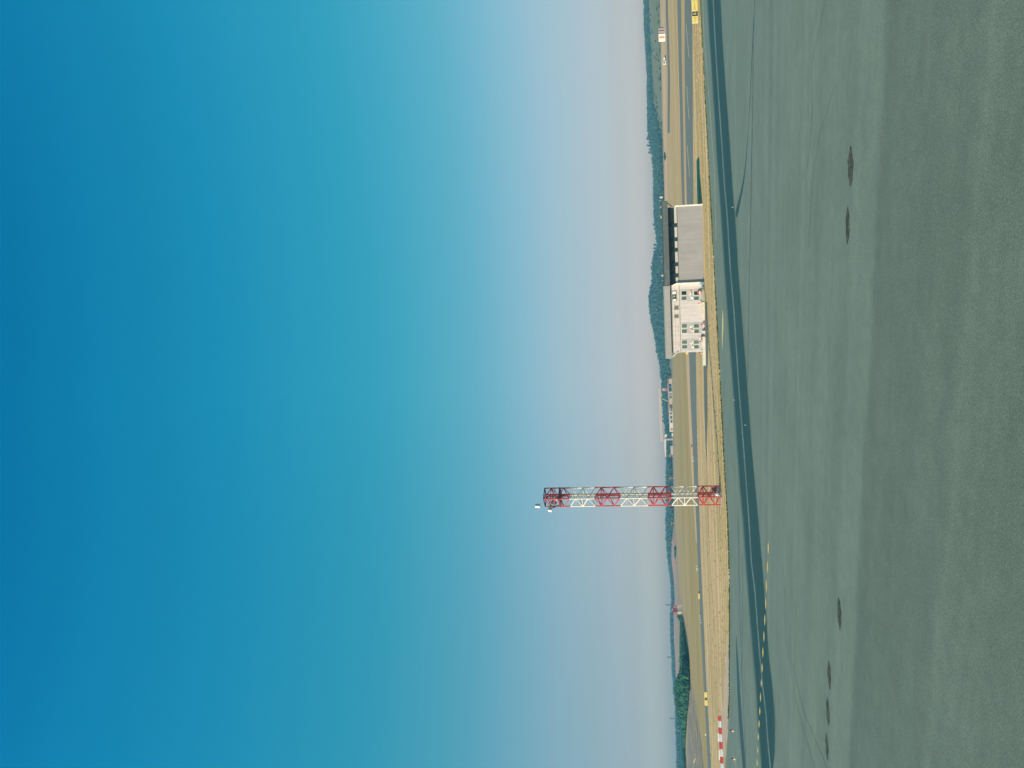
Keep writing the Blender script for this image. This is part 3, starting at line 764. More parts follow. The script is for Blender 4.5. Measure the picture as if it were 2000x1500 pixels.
def building():
    B = thing('service_building', 'long two-part airfield building, cream with windows at left, plain grey at right', 'building', P0, RZ_B)
    cream = plaster('cream_plaster', (.645, .57, .55))
    grey = plaster('grey_concrete', (.335, .318, .325))
    lilac = plaster('bay_plaster', (.50, .462, .465))
    white = paint('white_trim', (.82, .79, .73), .6)
    glass = paint('window_glass', (.125, .175, .145), .12, .5, .3, .4)
    dglass = paint('dark_window_glass', (.018, .035, .033), .12, .5, .3)
    slate = paint('slate_fascia', (.105, .125, .13), .6, .3, .16, 1.2)
    fasc = paint('grey_fascia', (.36, .335, .33), .6, .3, .07, .8)
    S = lambda x, y, o=0: fac(x, y, o)
    def rect(x0, x1, y0, y1, off0, off1, name, m, par=B, bevel=0):
        """photo box: x = up/down, y = right/left; off0..off1 metres in front of the wall"""
        s0, zb = S(x1, y1, off1); s1, zt = S(x0, y0, off1)
        return MB().box((s0, -off1, zb), (s1, -off0, zt)).build(name, m, par, bevel)
    sL = S(1345, 688)[0]; sM = S(1345, 556)[0]; sR = S(1345, 401)[0]
    zT = S(1311, 600)[1]
    DEP = 11.0
    # --- cream part
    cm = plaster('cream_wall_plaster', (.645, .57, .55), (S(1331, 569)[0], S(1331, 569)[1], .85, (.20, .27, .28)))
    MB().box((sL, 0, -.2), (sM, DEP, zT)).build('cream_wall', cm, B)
    zled = S(1327.5, 620)[1]
    MB().box((sL + .0, -.10, zled - .09), (sM, -.0, zled + .09)).build('ledge', paint('ledge_cement', (.50, .42, .36)), B)
    zl2 = S(1314.5, 620)[1]
    MB().box((sL, -.05, zl2 - .5), (sM, -.0, zl2 - .22)).build('top_moulding', cream, B)
    zb0, zb1 = S(1371, 600)[1], S(1329.5, 600)[1]
    for y0, y1 in ((565, 588), (630, 651), (662, 683.5)):
        a, b = S(1350, y1)[0], S(1350, y0)[0]
        bay = MB().box((a, -.035, zb0), (b, -.0, zb1)).build('window_bay', lilac, B)
        mid = (a + b) / 2
    first = True
    for (ya, yb) in ((568.8, 575.8), (578.8, 585.8), (633.0, 640.0), (643.2, 650.2), (664.6, 671.2), (674.0, 680.6)):
        sh = (ya - 568) * .011
        for x0, x1 in ((1330.8 + sh, 1341.0 + sh), (1355.2, 1365.2)):
            s0, zb = S(x1, yb); s1, zt = S(x0, ya)
            fr = MB()
            t = .09
            fr.box((s0 - t, -.10, zb - t), (s1 + t, -.037, zb)).box((s0 - t, -.10, zt), (s1 + t, -.037, zt + t))
            fr.box((s0 - t, -.10, zb), (s0, -.037, zt)).box((s1, -.10, zb), (s1 + t, -.037, zt))
            w_ = fr.build('window', white, B)
            gg = MB(); gg.box((s0, -.055, zb), (s1, -.040, zt)).build('pane', dglass if ya < 570 else glass, w_)
    # bits of equipment between the two window rows
    acm = paint('pale_enamel', (.80, .77, .70)); orm = paint('orange_enamel', (.72, .50, .30))
    for (y, x, wd, ht, m) in ((570, 1348.3, 5, 4.5, 'o'), (574, 1348.6, 6, 4, 'w'), (581.5, 1351.5, 5, 5.5, 'w'), (638.5, 1350, 5, 5, 'w'), (636, 1352.5, 3.5, 3, 'w'), (644, 1349, 3.5, 5, 'o'), (645.8, 1353.5, 3, 6, 'w'),
                              (670.5, 1351, 4, 4.5, 'w'), (674.2, 1350.3, 4, 5, 'o'), (678, 1353.8, 4, 4.5, 'w'), (667.5, 1353, 3, 3, 'w')):
        rect(x - ht / 2, x + ht / 2, y - wd / 2, y + wd / 2, .036, .20, 'wall_unit', acm if m == 'w' else orm, B, .03)
    # top-storey openings
    for y0, y1 in ((597, 605.5), (614, 621.5)):
        f_ = rect(1315.8, 1325.6, y0, y1, .0, .06, 'louvre_frame', paint('olive_frame', (.36, .33, .24)), B)
        rect(1318.2, 1324.6, y0 + 1.3, y1 - 1.2, .061, .085, 'louvre', paint('blue_grey_louvre', (.13, .165, .17)), f_)
    f_ = rect(1312.8, 1321.8, 568, 588.4, .0, .07, 'display_opening', dglass, B)
    rect(1313.2, 1320.6, 569, 574.6, .072, .16, 'white_screen', white, f_, .03)
    rect(1313.9, 1320.8, 584.0, 588.0, .072, .16, 'white_screen', white, f_, .03)
    rect(1315.0, 1318.6, 577.2, 580.8, .072, .10, 'notice', paint('notice_grey', (.40, .38, .36)), f_)
    rect(1320.9, 1322.2, 568, 588.2, .0, .11, 'opening_sill', paint('pale_green_sill', (.52, .56, .45)), B)
    for y0, y1, x in ((636, 647, 1324.4), (668, 679, 1326.2)):
        rect(x - .35, x + .35, y0, y1, .0, .04, 'slot', paint('slot_brown', (.28, .20, .12)), B)
    rect(1339.6, 1343.8, 688.2, 692.2, -.5, -.1, 'alarm_box', paint('yellow_box', (.80, .60, .16)), B, .03)
    # --- the fin between the two parts and its return at the far right
    zf = S(1317, 553)[1]
    s0, s1 = S(1345, 555.8)[0], S(1345, 551.3)[0]
    MB().prism([(s0, -.2), (s1, -.2), (s1, zf - .45), (s0 - .1, zT - .08), (s0 - .1, zT - .6)][:3] + [(s0, zT - .15)], -.62, -.004).build('fin_wall', white, B)
    s0, s1 = S(1345, 402.6)[0], S(1345, 399.8)[0]
    zq = S(1317.5, 403)[1]
    MB().box((s0, -.12, -.2), (s1, DEP, zq)).build('end_trim', white, B)
    # --- grey part
    s0, s1 = S(1345, 551.2)[0], S(1345, 402.6)[0]
    zg = S(1324.5, 480)[1]
    MB().box((sM, .10, -.2), (s1, DEP, zg)).build('grey_wall', grey, B)
    MB().box((sM, .14, zg), (s1, DEP, zg + .16)).build('dark_groove', paint('groove', (.12, .14, .125)), B)
    MB().box((sM, .12, zg + .16), (s1, .42, S(1318.2, 480)[1])).build('parapet', paint('parapet_white', (.54, .52, .48)), B)
    zc = S(1318.2, 480)[1]
    MB().box((sM, 1.15, zg + .16), (s1 - .1, DEP - .2, zT + .35)).build('clerestory', paint('blue_clerestory', (.085, .155, .175), .4, .4, .25), B)
    for y0, y1 in ((436.4, 443.8), (464.2, 471.2), (484.6, 492), (513, 520.2), (534.5, 542)):
        a, b = S(1318, y1)[0], S(1318, y0)[0]
        MB().box((a, .02, zg + .165), (b, 1.2, S(1311, 480)[1])).build('dark_block', paint('block_dark', (.022, .040, .045)), B)  # dark-coloured boxes set across the pale parapet
    zbm = S(1310.8, 480)[1]
    MB().box((sM, .5, zbm - .12), (s1, .9, zbm + .25)).build('beam', m_dark, B)
    # --- roofs
    def roof(ya, yb, xa0, xa1, xb0, xb1, m, trim, name, OV):
        sa, za = S(xa1, ya, OV)[0], (S(xa1, ya, OV)[1] + S(xb1, yb, OV)[1]) / 2
        sb, zt = S(xb1, yb, OV)[0], (S(xa0, ya, OV)[1] + S(xb0, yb, OV)[1]) / 2
        lo, hi = min(sa, sb), max(sa, sb)
        r = MB().box((lo, -OV, za), (hi, DEP + 1.2, zt)).build(name, m, B)
        MB().box((lo - .02, -OV - .05, zt), (hi + .02, DEP + 1.3, zt + .14)).build('roof_edge', trim, r)
        return za, zt, lo, hi
    # the left roof is carried slightly higher, as its front is the nearer one
    za, zt, lo, hi = roof(700.5, 558.4, 1301.3, 1312.6, 1296.2, 1308.2, fasc, paint('edge_metal', (.28, .31, .27)), 'grey_roof', .55)
    zb_, zt_, lo_, hi_ = roof(557.6, 392, 1296, 1307.6, 1294.4, 1304.6, slate, m_dark, 'slate_roof', 1.45)
    MB().box((sL, -.30, za - .14), (sM - .2, 0, za - .002)).build('soffit_shade_strip', paint('eave_shade_tone', (.06, .065, .05)), B)  # soffit strip coloured dark to paint in the eave's shadow line
    # struts at both ends
    s_, z_ = S(1323.5, 687.8, .3); s2, z2 = S(1314, 697.5, .45)
    MB().tube((s_, -.3, z_), (s2, -.45, z2 + .1), .13, n=6).build('brace', white, B)
    s_, z_ = S(1312.3, 403.2, .2); s2, z2 = S(1304.8, 396.5, 1.2)
    MB().tube((s_, -.2, z_), (s2, -1.2, z2 + .1), .10, n=6).build('brace', m_dark, B)
    # vents along the right roof
    for y, hgt in ((391, .55), (405, .5), (421, .7), (460, .35), (503, .8), (511, .5), (540, .6), (550, .45)):
        s_ = S(1294, y)[0]
        MB().tube((s_, 3, zt_ + .13), (s_, 3, zt_ + .15 + hgt * .7), .045, n=6).lathe([(.08, 0), (.08, .07), (.02, .12)], 8, (s_, 3, zt_ + .15 + hgt * .7)).build('roof_vent', paint('zinc_vent', (.45, .47, .45)), B)
    # plinth / low terrace in front
    zp = S(1373, 660, 1.5)[1]; zp0 = S(1378.6, 680, 1.5)[1]
    zz0 = min(-.1, zp0)
    s0, s1 = S(1375, 714, 1.5)[0], S(1375, 657.8, 1.5)[0]
    top = zz0 + .75
    MB().box((s0, -1.5, -.1), (s1, -.003 if False else .0, top)).build('terrace', plaster('terrace_cement', (.74, .68, .57)), B)
    s2, s3 = S(1375, 651.5, 1.5)[0], S(1375, 646, 1.5)[0]
    MB().box((s2, -1.5, -.1), (s3, -.02, top + .02)).build('terrace_end', plaster('terrace_end_cement', (.72, .66, .55)), B)
    for i in range(3): MB().box((s1 + .03, -1.3 + i * .4, -.1 + .0), (s2 - .03, -.9 + i * .4, .08 + i * .2)).build('step', paint('step_cement', (.36, .34, .26)), B)
    s4, s5 = S(1375, 612, 1.2)[0], S(1375, 590, 1.2)[0]
    MB().box((s4, -1.2, -.1), (s5, -.03, top + .05)).build('porch', plaster('porch_cement', (.68, .60, .48)), B)
    s6, s7 = S(1375, 589, 1.0)[0], S(1375, 560, 1.0)[0]
    MB().box((s6, -1.0, -.1), (s7, -.03, top - .1)).build('ramp', plaster('ramp_cement', (.40, .375, .29)), B)
    # red and white things kept in front of the wall
    rd = paint('drum_red', (.66, .15, .12), .45); pk = paint('faded_red', (.74, .30, .28), .5)
    Binv = Matrix.Rotation(RZ_B, 3, 'Z')
    def place(x, y, off):
        s, z = fac(x, y, off); p = P0 + EX * s + NV * off; return p, z
    def drum(x, y, off, r, h, lab, z0):
        p, z = place(x, y, off)
        t = thing('safety_drum', lab, 'drum', Vector((p.x, p.y, z0)), RZ_B, 'red things before the cream wall')
        MB().lathe([(r * .9, 0), (r, .04), (r, h * .30), (r * .95, h * .33), (r * .95, h * .60), (r, h * .63), (r, h * .94), (r * .8, h)], 12).build('shell', rd, t)
        MB().lathe([(r * 1.0, h * .335), (r * 1.0, h * .595)], 12).build('band', m_off, t)
        MB().lathe([(r * .82, h + .001), (r * .6, h + .08), (.06, h + .1)], 10).build('lid', m_dark, t)
    drum(1369, 570, .5, .36, 1.05, 'big red and white drum with dark lid, right end of the cream wall', top - .1)
    drum(1369, 592, .7, .13, .7, 'thin orange-red marker alone below the blank cream wall', top + .05)
    drum(1370, 634, .7, .26, .8, 'faded red drum under the window pair left of the blank wall', .02)
    drum(1370, 667.5, .9, .22, .6, 'small red drum on the terrace beside the red cart', top)
    drum(1370, 689.5, .9, .2, .75, 'red drum on the terrace at the left corner of the cream wall', top)
    p, z = place(1370, 660, .9)
    c = thing('handcart', 'red and white cart at the right end of the pale terrace', 'cart', Vector((p.x, p.y, top)), RZ_B)
    MB().box((-.45, -.3, .22), (.45, .3, .34)).build('deck', rd, c); MB().box((-.35, -.25, .342), (.1, .25, .8)).build('white_crate', m_off, c, .02)
    MB().tube((.42, -.25, .34), (.55, -.25, 1.15), .03, n=5).tube((.42, .25, .34), (.55, .25, 1.15), .03, n=5).tube((.55, -.25, 1.15), (.55, .25, 1.15), .03, n=5).build('handle', rd, c)
    for sx in (-.3, .3):
        for sy in (-.3, .3): MB().lathe([(.14, -.04), (.15, 0), (.14, .04)], 10, (sx, sy, .15), 'y').build('wheel', m_dark, c)
building()

# ------------------------------------------------------------------ signs
m_sy = paint('sign_yellow', (.86, .68, .20), .4, .3, .05); m_sk = paint('sign_black', (.022, .02, .016), .4)
m_ins = paint('sign_ink', (.34, .27, .045), .5); m_insy = paint('sign_pale_letters', (.84, .70, .42), .5)
m_frame = paint('sign_frame', (.80, .72, .52), .5); m_leg = paint('sign_leg', (.55, .40, .22), .6)
def arrow(mb, c, L, ang):
    d = Vector((math.cos(ang), 0, math.sin(ang))); n_ = Vector((-d.z, 0, d.x)); c = Vector(c)
    for a, b in ((c - d * L * .5, c + d * L * .35),):
        w_ = L * .07
        mb.add([a - n_ * w_, b - n_ * w_, b + n_ * w_, a + n_ * w_, *[q + Vector((0, -.008, 0)) for q in (a - n_ * w_, b - n_ * w_, b + n_ * w_, a + n_ * w_)]], [(7, 6, 5, 4), (0, 1, 5, 4), (1, 2, 6, 5), (2, 3, 7, 6), (3, 0, 4, 7)])
    a = c + d * L * .5; b = c + d * L * .1 + n_ * L * .25; e = c + d * L * .1 - n_ * L * .25; o = Vector((0, -.008, 0))
    mb.add([a, b, e, a + o, b + o, e + o], [(3, 4, 5), (0, 1, 4, 3), (1, 2, 5, 4), (2, 0, 3, 5)])
def airfield_sign(loc, rz, panels, h, lift, lab):
    T = thing('airfield_sign', lab, 'sign', loc, rz)
    x = 0
    W = sum(p[0] for p in panels)
    MB().box((-.05, .0, lift - .05), (W + .05, .16, lift + h + .05)).build('casing', m_frame, T, .02)
    for wd, bg, glyphs in panels:
        pn = MB().box((x + .02, -.022, lift + .02), (x + wd - .02, -.002, lift + h - .02)).build('panel', m_sy if bg == 'y' else m_sk, T)
        for g in glyphs:
            ink = m_ins if bg == 'y' else m_insy
            if g[0] == 'T': lettering(g[1], g[2], ink, pn, (x + g[3], -.03, lift + h / 2))
            elif g[0] == 'A':
                mb = MB(); arrow(mb, (x + g[3], -.023, lift + h / 2), g[2], R_(g[1])); mb.build('arrow', ink, pn)
            elif g[0] == 'L': MB().box((x + g[3] - .025, -.032, lift + .14), (x + g[3] + .025, -.023, lift + h - .14)).build('divider', ink, pn)
        x += wd
    q = .35
    while q < W:
        MB().box((q - .05, .03, -.05), (q + .05, .13, lift - .051)).build('leg', m_leg, T); q += (W - .7) / 4 if W > 3 else W - .7
    return T
b = gp(1366.5, 44); k_ = b.y / F_PX
b.x += 0
airfield_sign(Vector((b.x, b.y, 0)), R_(0), [(13.2 * k_, 'y', [('A', 135, .55, .55), ('T', 'C', .72, 1.1)]), (9 * k_, 'k', [('T', 'B', .92, 4.5 * k_)]),
              (19.5 * k_, 'y', [('T', 'D', .72, .62), ('A', 90, .5, 1.15), ('A', 20, .5, 1.65)]), (14 * k_, 'y', [('L', 0, 0, .08), ('T', 'A', .72, .75)])], 10.8 * k_, 3.0 * k_,
              'long yellow sign with a black B panel on the grass at the right edge')
b = gp(1382.6, 1378); k_ = b.y / F_PX
airfield_sign(Vector((b.x, b.y, 0)), R_(0), [(10 * k_, 'y', [('A', 180, .5, .5), ('T', 'A', .55, 1.05)]), (5.2 * k_, 'k', [('T', 'U', .52, 2.6 * k_)]), (10 * k_, 'y', [('T', 'C', .55, .5), ('A', 45, .5, 1.1)])], 4.9 * k_, .7 * k_,
              'yellow sign with a black U panel beside the taxiway at the left')
def small_sign(x, y, wpx, hpx, m, lab, dark=False, name='small_sign'):
    b = gp(x, y); k_ = b.y / F_PX; W, Hh = wpx * k_, hpx * k_
    T = thing(name, lab, 'sign', Vector((b.x, b.y, 0)))
    pn = MB().box((-W / 2, 0, Hh * .18), (W / 2, .12, Hh)).build('panel', m, T, .02)
    if dark: MB().box((W * .18, -.012, Hh * .22), (W * .47, -.001, Hh * .95)).build('dark_field', m_sk, pn)
    for s in (-.32, .32): MB().box((W * s - .04, .03, -.05), (W * s + .04, .09, Hh * .179)).build('leg', m_leg, T)
small_sign(1367.3, 1162, 16, 3.2, m_sy, 'small yellow sign with a black end in the grass beyond the taxiway', True)
small_sign(1352.8, 871, 5, 3.0, paint('brown_panel', (.22, .17, .12)), 'little brown and white striped board beyond the taxiway, right of the tower', True)
small_sign(1380, 1435, 3.5, 3.2, paint('cream_panel', (.82, .70, .48)), 'small cream board near the taxiway at the far left')
# white blocks and posts on the far taxiway edge
m_mk = paint('marker_white', (.78, .75, .70))
for (x, y, w_, h_, lab) in ((1362, 1106, 2.5, 2.6, 'upper small white box beyond the taxiway left of the tower'), (1363.6, 1112, 4.5, 3.2, 'wider white box with a dark hole beyond the taxiway left of the tower'),
                          (1354.6, 893, 3.5, 2.0, 'first small pinkish white block on the taxiway edge right of the tower'), (1355.2, 900, 4, 2.3, 'second small pinkish white block on the taxiway edge right of the tower'),
                          (1368.2, 1202, 2, 2.6, 'white marker box nearest the little yellow sign'), (1369.0, 1206, 2, 2.4, 'white marker box second from the little yellow sign'), (1369.6, 1210.5, 2, 2.4, 'white marker box third from the little yellow sign'), (1370.2, 1216, 2, 2.2, 'white marker box farthest from the little yellow sign')):
    b = gp(x, y); k_ = b.y / F_PX; W = w_ * k_; Hh = h_ * k_
    t = thing('marker_box', lab, 'marker', b, 0, 'white marker boxes on the taxiway edge')
    bd = MB().box((-W / 2, 0, 0), (W / 2, .5, Hh), .04).build('shell', m_mk, t, .02)
    MB().box((-W * .22, -.02, Hh * .2), (W * .22, .03, Hh * .62)).build('opening', m_sk, bd)

# ------------------------------------------------------------------ barrier blocks
m_bw = paint('barrier_white', (.80, .755, .70), .5, .3, .08); m_br = paint('barrier_red', (.66, .085, .075), .5, .3, .1)
BL = [1398.8, 1408, 1421, 1434, 1449, 1463, 1478, 1491, 1506, 1521]
BX = [(1390, 1407.9), (1530, 1415.2)]
ORD = ['rightmost', 'second', 'third', 'fourth', 'fifth', 'sixth', 'seventh', 'eighth', 'ninth']
nr = nw = 0
names_r = ['red barrier block at the right end of the row, beside the grass', 'red barrier block second among the red ones, counted from the grass end', 'red barrier block third among the red ones, counted from the grass end', 'red barrier block nearest the left edge', '']
names_w = ['white barrier block nearest the grass end of the row', 'white barrier block with a pale one behind it, second from the grass end', 'white barrier block third from the grass end of the row', 'white barrier block cut by the left edge', '']
def jersey(L, Hh, W, m, T):
    pr = [(-W / 2, 0), (W / 2, 0), (W / 2, Hh * .16), (W * .26, Hh * .46), (W * .2, Hh), (-W * .2, Hh), (-W * .26, Hh * .46), (-W / 2, Hh * .16)]
    mb = MB(); n = len(pr)
    mb.add([(0, x, z) for x, z in pr] + [(L, x, z) for x, z in pr], [tuple(range(n - 1, -1, -1)), tuple(range(n, 2 * n))] + [(i, (i + 1) % n, n + (i + 1) % n, n + i) for i in range(n)])
    return mb.build('body', m, T, .025)
for i in range(8):
    ya, yb = BL[i + 1] - .15, BL[i] + .15
    a, b = gp(lerp_at(BX, ya), ya), gp(lerp_at(BX, yb), yb)
    red = i % 2 == 0
    T = thing('barrier_block', names_r[nr] if red else names_w[nw], 'barrier', a, math.atan2((b - a).y, (b - a).x), 'red and white barrier row')
    if red: nr += 1
    else: nw += 1
    L = (b - a).length; Hh = 6.3 * a.y / F_PX
    bd = jersey(L, Hh, .62, m_br if red else m_bw, T)
    MB().box((L * .44, -.06, Hh + .001), (L * .56, .06, Hh + .035)).build('filler_cap', m_dark, T)
    MB().box((L * .2, -.315, .02), (L * .32, -.309, .07)).box((L * .68, -.315, .02), (L * .8, -.309, .07)).build('fork_slots', m_dark, T)
for (ya, yb, xb, lab) in ((1448, 1431, 1408.3, 'pale slab-like block behind the barrier row, nearer the grass end'), (1484, 1465.5, 1410.3, 'pale slab-like block behind the barrier row, nearer the left edge')):
    a, b = gp(xb, ya), gp(xb - .6, yb)
    T = thing('barrier_block', lab, 'barrier', a, math.atan2((b - a).y, (b - a).x), 'pale blocks behind the barrier')
    L = (b - a).length; jersey(L, 7.4 * a.y / F_PX * .8, .5, m_bw, T)
    MB().box((L * .44, -.05, .8 * 7.4 * a.y / F_PX + .001), (L * .56, .05, .8 * 7.4 * a.y / F_PX + .03)).build('filler_cap', m_dark, T)

# marker lamps standing on the apron
for (x, y, lab) in ((1432.5, 1427, 'orange and white apron marker farther from the left edge'), (1435.4, 1482, 'orange and white apron marker nearest the left edge')):
    b = gp(x, y); T = thing('apron_marker', lab, 'marker', b, 0, 'orange apron markers'); s = b.y / F_PX
    MB().lathe([(2.7 * s, 0), (2.7 * s, .06), (2.1 * s, .1), (1.9 * s, 2.2 * s)], 14).build('base', paint('marker_cream', (.84, .66, .48)), T)
    MB().lathe([(1.9 * s, 2.2 * s), (1.75 * s, 4.6 * s)], 14).build('sleeve', paint('marker_orange', (.70, .20, .10)), T)
    MB().lathe([(1.75 * s, 4.6 * s), (1.3 * s, 6.2 * s), (.3 * s, 6.8 * s)], 14).build('cap', paint('marker_maroon', (.10, .02, .02)), T)
# small edge lights on the tarmac
for (x, y, lab) in ((1432.2, 404.5, 'tiny white edge light where the dark strip flares, right half'), (1434.5, 781, 'tiny white edge light on the dark strip left of the building'), (1457, 830, 'tiny white edge light by the near rim of the dark strip'),
                    ):
    b = gp(x, y, .002); T = thing('edge_light', lab, 'light', b, 0, 'edge lights on the tarmac')
    MB().lathe([(.09, 0), (.09, .03), (.045, .05), (.045, .10)], 10).build('stem', paint('light_housing', (.40, .42, .38)), T)
    MB().lathe([(.05, .101), (.06, .13), (.055, .19), (.02, .21)], 10).build('globe', paint('frosted_globe', (.42, .45, .42), .3), T)
# white pole lying on the bare ground
a, b = gp(1355, 1490), gp(1360.5, 1481)
o = MB().tube(Vector((0, 0, .12)), (b - a) * 1.0 + Vector((0, 0, .5)), .13, .08, n=6).build('fallen_pole', m_mk); o.location = a
tag(o, 'thin white pole lying slantwise on the bare grey ground', 'pole')

# ------------------------------------------------------------------ right background: striped cabin, lorry
def striped_cabin():
    yL, yM, yR = 78.5, 65.8, 54.3
    b = gp(1299, yM); D = b.y; k_ = D / F_PX; Hh = 12.3 * k_
    T = thing('striped_cabin', 'white cabin with red-orange vertical stripes on the far field at the right', 'cabin', b, R_(-65))
    # nearest corner at the origin: left face along -x, right face along +y
    W = 12.7 * k_ / .77 * 1.08; Dp = 11.5 * k_ / .63 * 1.08
    MB().box((-W, 0, 0), (0, Dp, Hh)).build('wall', m_off, T, .03)
    MB().box((-W - .1, -.1, Hh), (.1, Dp + .1, Hh + .18)).build('roof', paint('cabin_roof', (.6, .56, .5)), T)
    MB().box((-W * .56, -.03, .5), (-W * .30, -.002, Hh - .45)).build('stripe', paint('cabin_orange', (.75, .22, .08)), T)
    mr = paint('cabin_red', (.55, .08, .07))
    for f0, f1 in ((.04, .12), (.42, .56), (.82, .95)): MB().box((.002, Dp * f0, .5), (.03, Dp * f1, Hh - .45)).build('stripe', mr, T)
    MB().box((.031, Dp * .86, Hh * .62), (.05, Dp * .99, Hh * .88)).build('window', dk_glass, T)
dk_glass = paint('distant_glass', (.05, .09, .12), .2, .5)
striped_cabin()
def lorry():
    b = gp(1301.6, 115); D = b.y; k_ = D / F_PX
    T = thing('white_lorry', 'white lorry parked on the far field road left of the striped cabin', 'lorry', b, R_(-6))
    L = 17 * k_; Hh = 7.0 * k_
    x0 = -L * .55
    MB().box((x0, 0, .45), (x0 + L * .36, 2.3, Hh), .08).build('cab', m_off, T, .06)
    MB().box((x0 + L * .37, .1, .55), (x0 + L, 2.2, 1.0)).build('chassis', m_dark, T)
    MB().box((x0 + L * .52, .1, 1.0), (x0 + L * .72, 2.2, Hh * .8)).build('crate', m_off, T, .04)
    MB().box((x0 + L * .78, .1, 1.0), (x0 + L * .97, 2.2, Hh * .62)).build('tool_box', paint('lorry_grey', (.25, .28, .27)), T, .04)
    MB().box((x0 + .25, -.03, Hh * .52), (x0 + L * .30, -.002, Hh * .85)).build('side_window', dk_glass, T)
    for f in (.14, .55, .85): MB().lathe([(.42, -.16), (.5, 0), (.42, .16)], 12, (x0 + L * f, .05, .5), 'y').build('wheel', m_dark, T)
lorry()

# ------------------------------------------------------------------ far houses, cranes, masts
def house(y0, y1, xt, xb, wallm, roofm, lab, openings=(), om=None, dep=9, roof_over=.3, name='distant_house', flat=False, doors=()):
    b = gp(xb, (y0 + y1) / 2); D = b.y; k_ = D / F_PX; W = (y1 - y0) * k_; Hh = (xb - xt) * k_
    T = thing(name, lab, 'house', b, 0)
    MB().box((-W / 2, 0, -.3), (W / 2, dep, Hh * (.86 if not flat else .93))).build('wall', wallm, T)
    hz_ = Hh * (.86 if not flat else .93)
    if flat: MB().box((-W / 2 - roof_over, -.5, hz_), (W / 2 + roof_over, dep + .3, Hh)).build('roof', roofm, T)
    else:
        MB().add([(-W / 2 - roof_over, -.5, hz_), (W / 2 + roof_over, -.5, hz_), (W / 2 + roof_over, dep + .5, hz_), (-W / 2 - roof_over, dep + .5, hz_), (-W / 2 - roof_over, dep / 2, Hh * 1.08), (W / 2 + roof_over, dep / 2, Hh * 1.08)],
                 [(0, 1, 5, 4), (2, 3, 4, 5), (1, 2, 5), (3, 0, 4), (3, 2, 1, 0)]).build('roof', roofm, T)
    for (ya, yb, xa, xc) in openings:
        cx = lambda y: ((y0 + y1) / 2 - y) * k_
        MB().box((cx(yb), -.06, (xb - xc) * k_), (cx(ya), -.004, (xb - xa) * k_)).build('window', om or dk_glass, T)
    for (ya, yb, xa, xc, dm) in doors:
        cx = lambda y: ((y0 + y1) / 2 - y) * k_
        MB().box((cx(yb), -.07, (xb - xc) * k_), (cx(ya), -.004, (xb - xa) * k_)).build('door', dm, T)
    return T
w_pale = paint('pale_render', (.55, .48, .43)); w_pink = paint('pink_render', (.62, .44, .36)); w_wht = paint('white_render', (.80, .73, .66)); r_tile = paint('terracotta', (.42, .24, .16)); r_pale = paint('pale_roof', (.58, .52, .48))
blue_sh = paint('blue_shed_panel', (.025, .045, .07))
house(740, 748.5, 1305, 1312.6, w_pink, r_tile, 'small tan house at the right end of the far row, near the trees')
house(748.8, 766, 1304.2, 1313, w_pale, r_pale, 'low shed with two wide dark blue bays below the crane', ((749.6, 755.4, 1306, 1311.6), (756.2, 764.6, 1306.2, 1311.8)), blue_sh, 12, flat=True, name='distant_shed')
house(766.2, 778.2, 1304.8, 1313.4, w_pale, r_pale, 'low shed with two grey-green bays left of the blue one', ((767.6, 770.8, 1307, 1312), (772.6, 777.6, 1307, 1312.2)), paint('grey_bay', (.13, .17, .16)), 12, flat=True, name='distant_shed')
house(778.6, 788, 1306, 1313.4, w_pink, r_pale, 'plain pink block in the far row, no openings', (), None, 10, flat=True)
house(788.4, 803.6, 1305.5, 1313.4, w_pale, r_tile, 'pale house partly hidden by brown bushes in the far row', ((799, 802.6, 1309.5, 1312.3),))
house(804, 843, 1307.2, 1314.2, w_wht, m_off, 'long white building with three dark openings at the left end of the far row',
      ((805, 809.8, 1309, 1313), (812, 818, 1309.2, 1313.2), (820, 825.8, 1309.6, 1313.4)), paint('slate_bay', (.09, .11, .13)), 12, flat=True, doors=((836, 840.5, 1309.6, 1313.6, r_tile),), name='long_building')
house(846, 852.5, 1311.5, 1314.5, w_wht, r_pale, 'tiny white hut just left of the long white building', (), None, 4, flat=True)
house(871, 888, 1309.5, 1314.5, w_pale, r_pale, 'low greyish barn under the cream crane arm', (), None, 12, flat=True, name='distant_barn')

def far_tree(x, y, hpx, wpx, lab, m, trunk=True):
    b = gp(x, y); k_ = b.y / F_PX; Hh = hpx * k_; W = wpx * k_
    T = thing('bushy_tree', lab, 'tree', b, 0, 'trees in the far row')
    MB().tube((0, 0, -.1), (0, 0, Hh * .5), .22, .12, n=6).tube((0, 0, Hh * .3), (W * .25, .2, Hh * .65), .1, .05, n=5).tube((0, 0, Hh * .35), (-W * .22, -.2, Hh * .7), .1, .05, n=5).build('trunk', paint('bark', (.10, .075, .05)), T)
    mb = MB()
    for i in range(5):
        lumps(mb, (rw.uniform(-.3, .3) * W, rw.uniform(-.3, .3) * W, Hh * rw.uniform(.15, .5)), W * rw.uniform(.2, .32), Hh * .45, rw, ICO1, .35)
    leaf_cloud(mb, (0, 0, Hh * .12), W * .52, Hh * .9, 160, rw, .35)
    mb.build('crown', m, T)
m_brown = leaf_mat('brown_foliage', (.10, .075, .035), (.20, .15, .08))
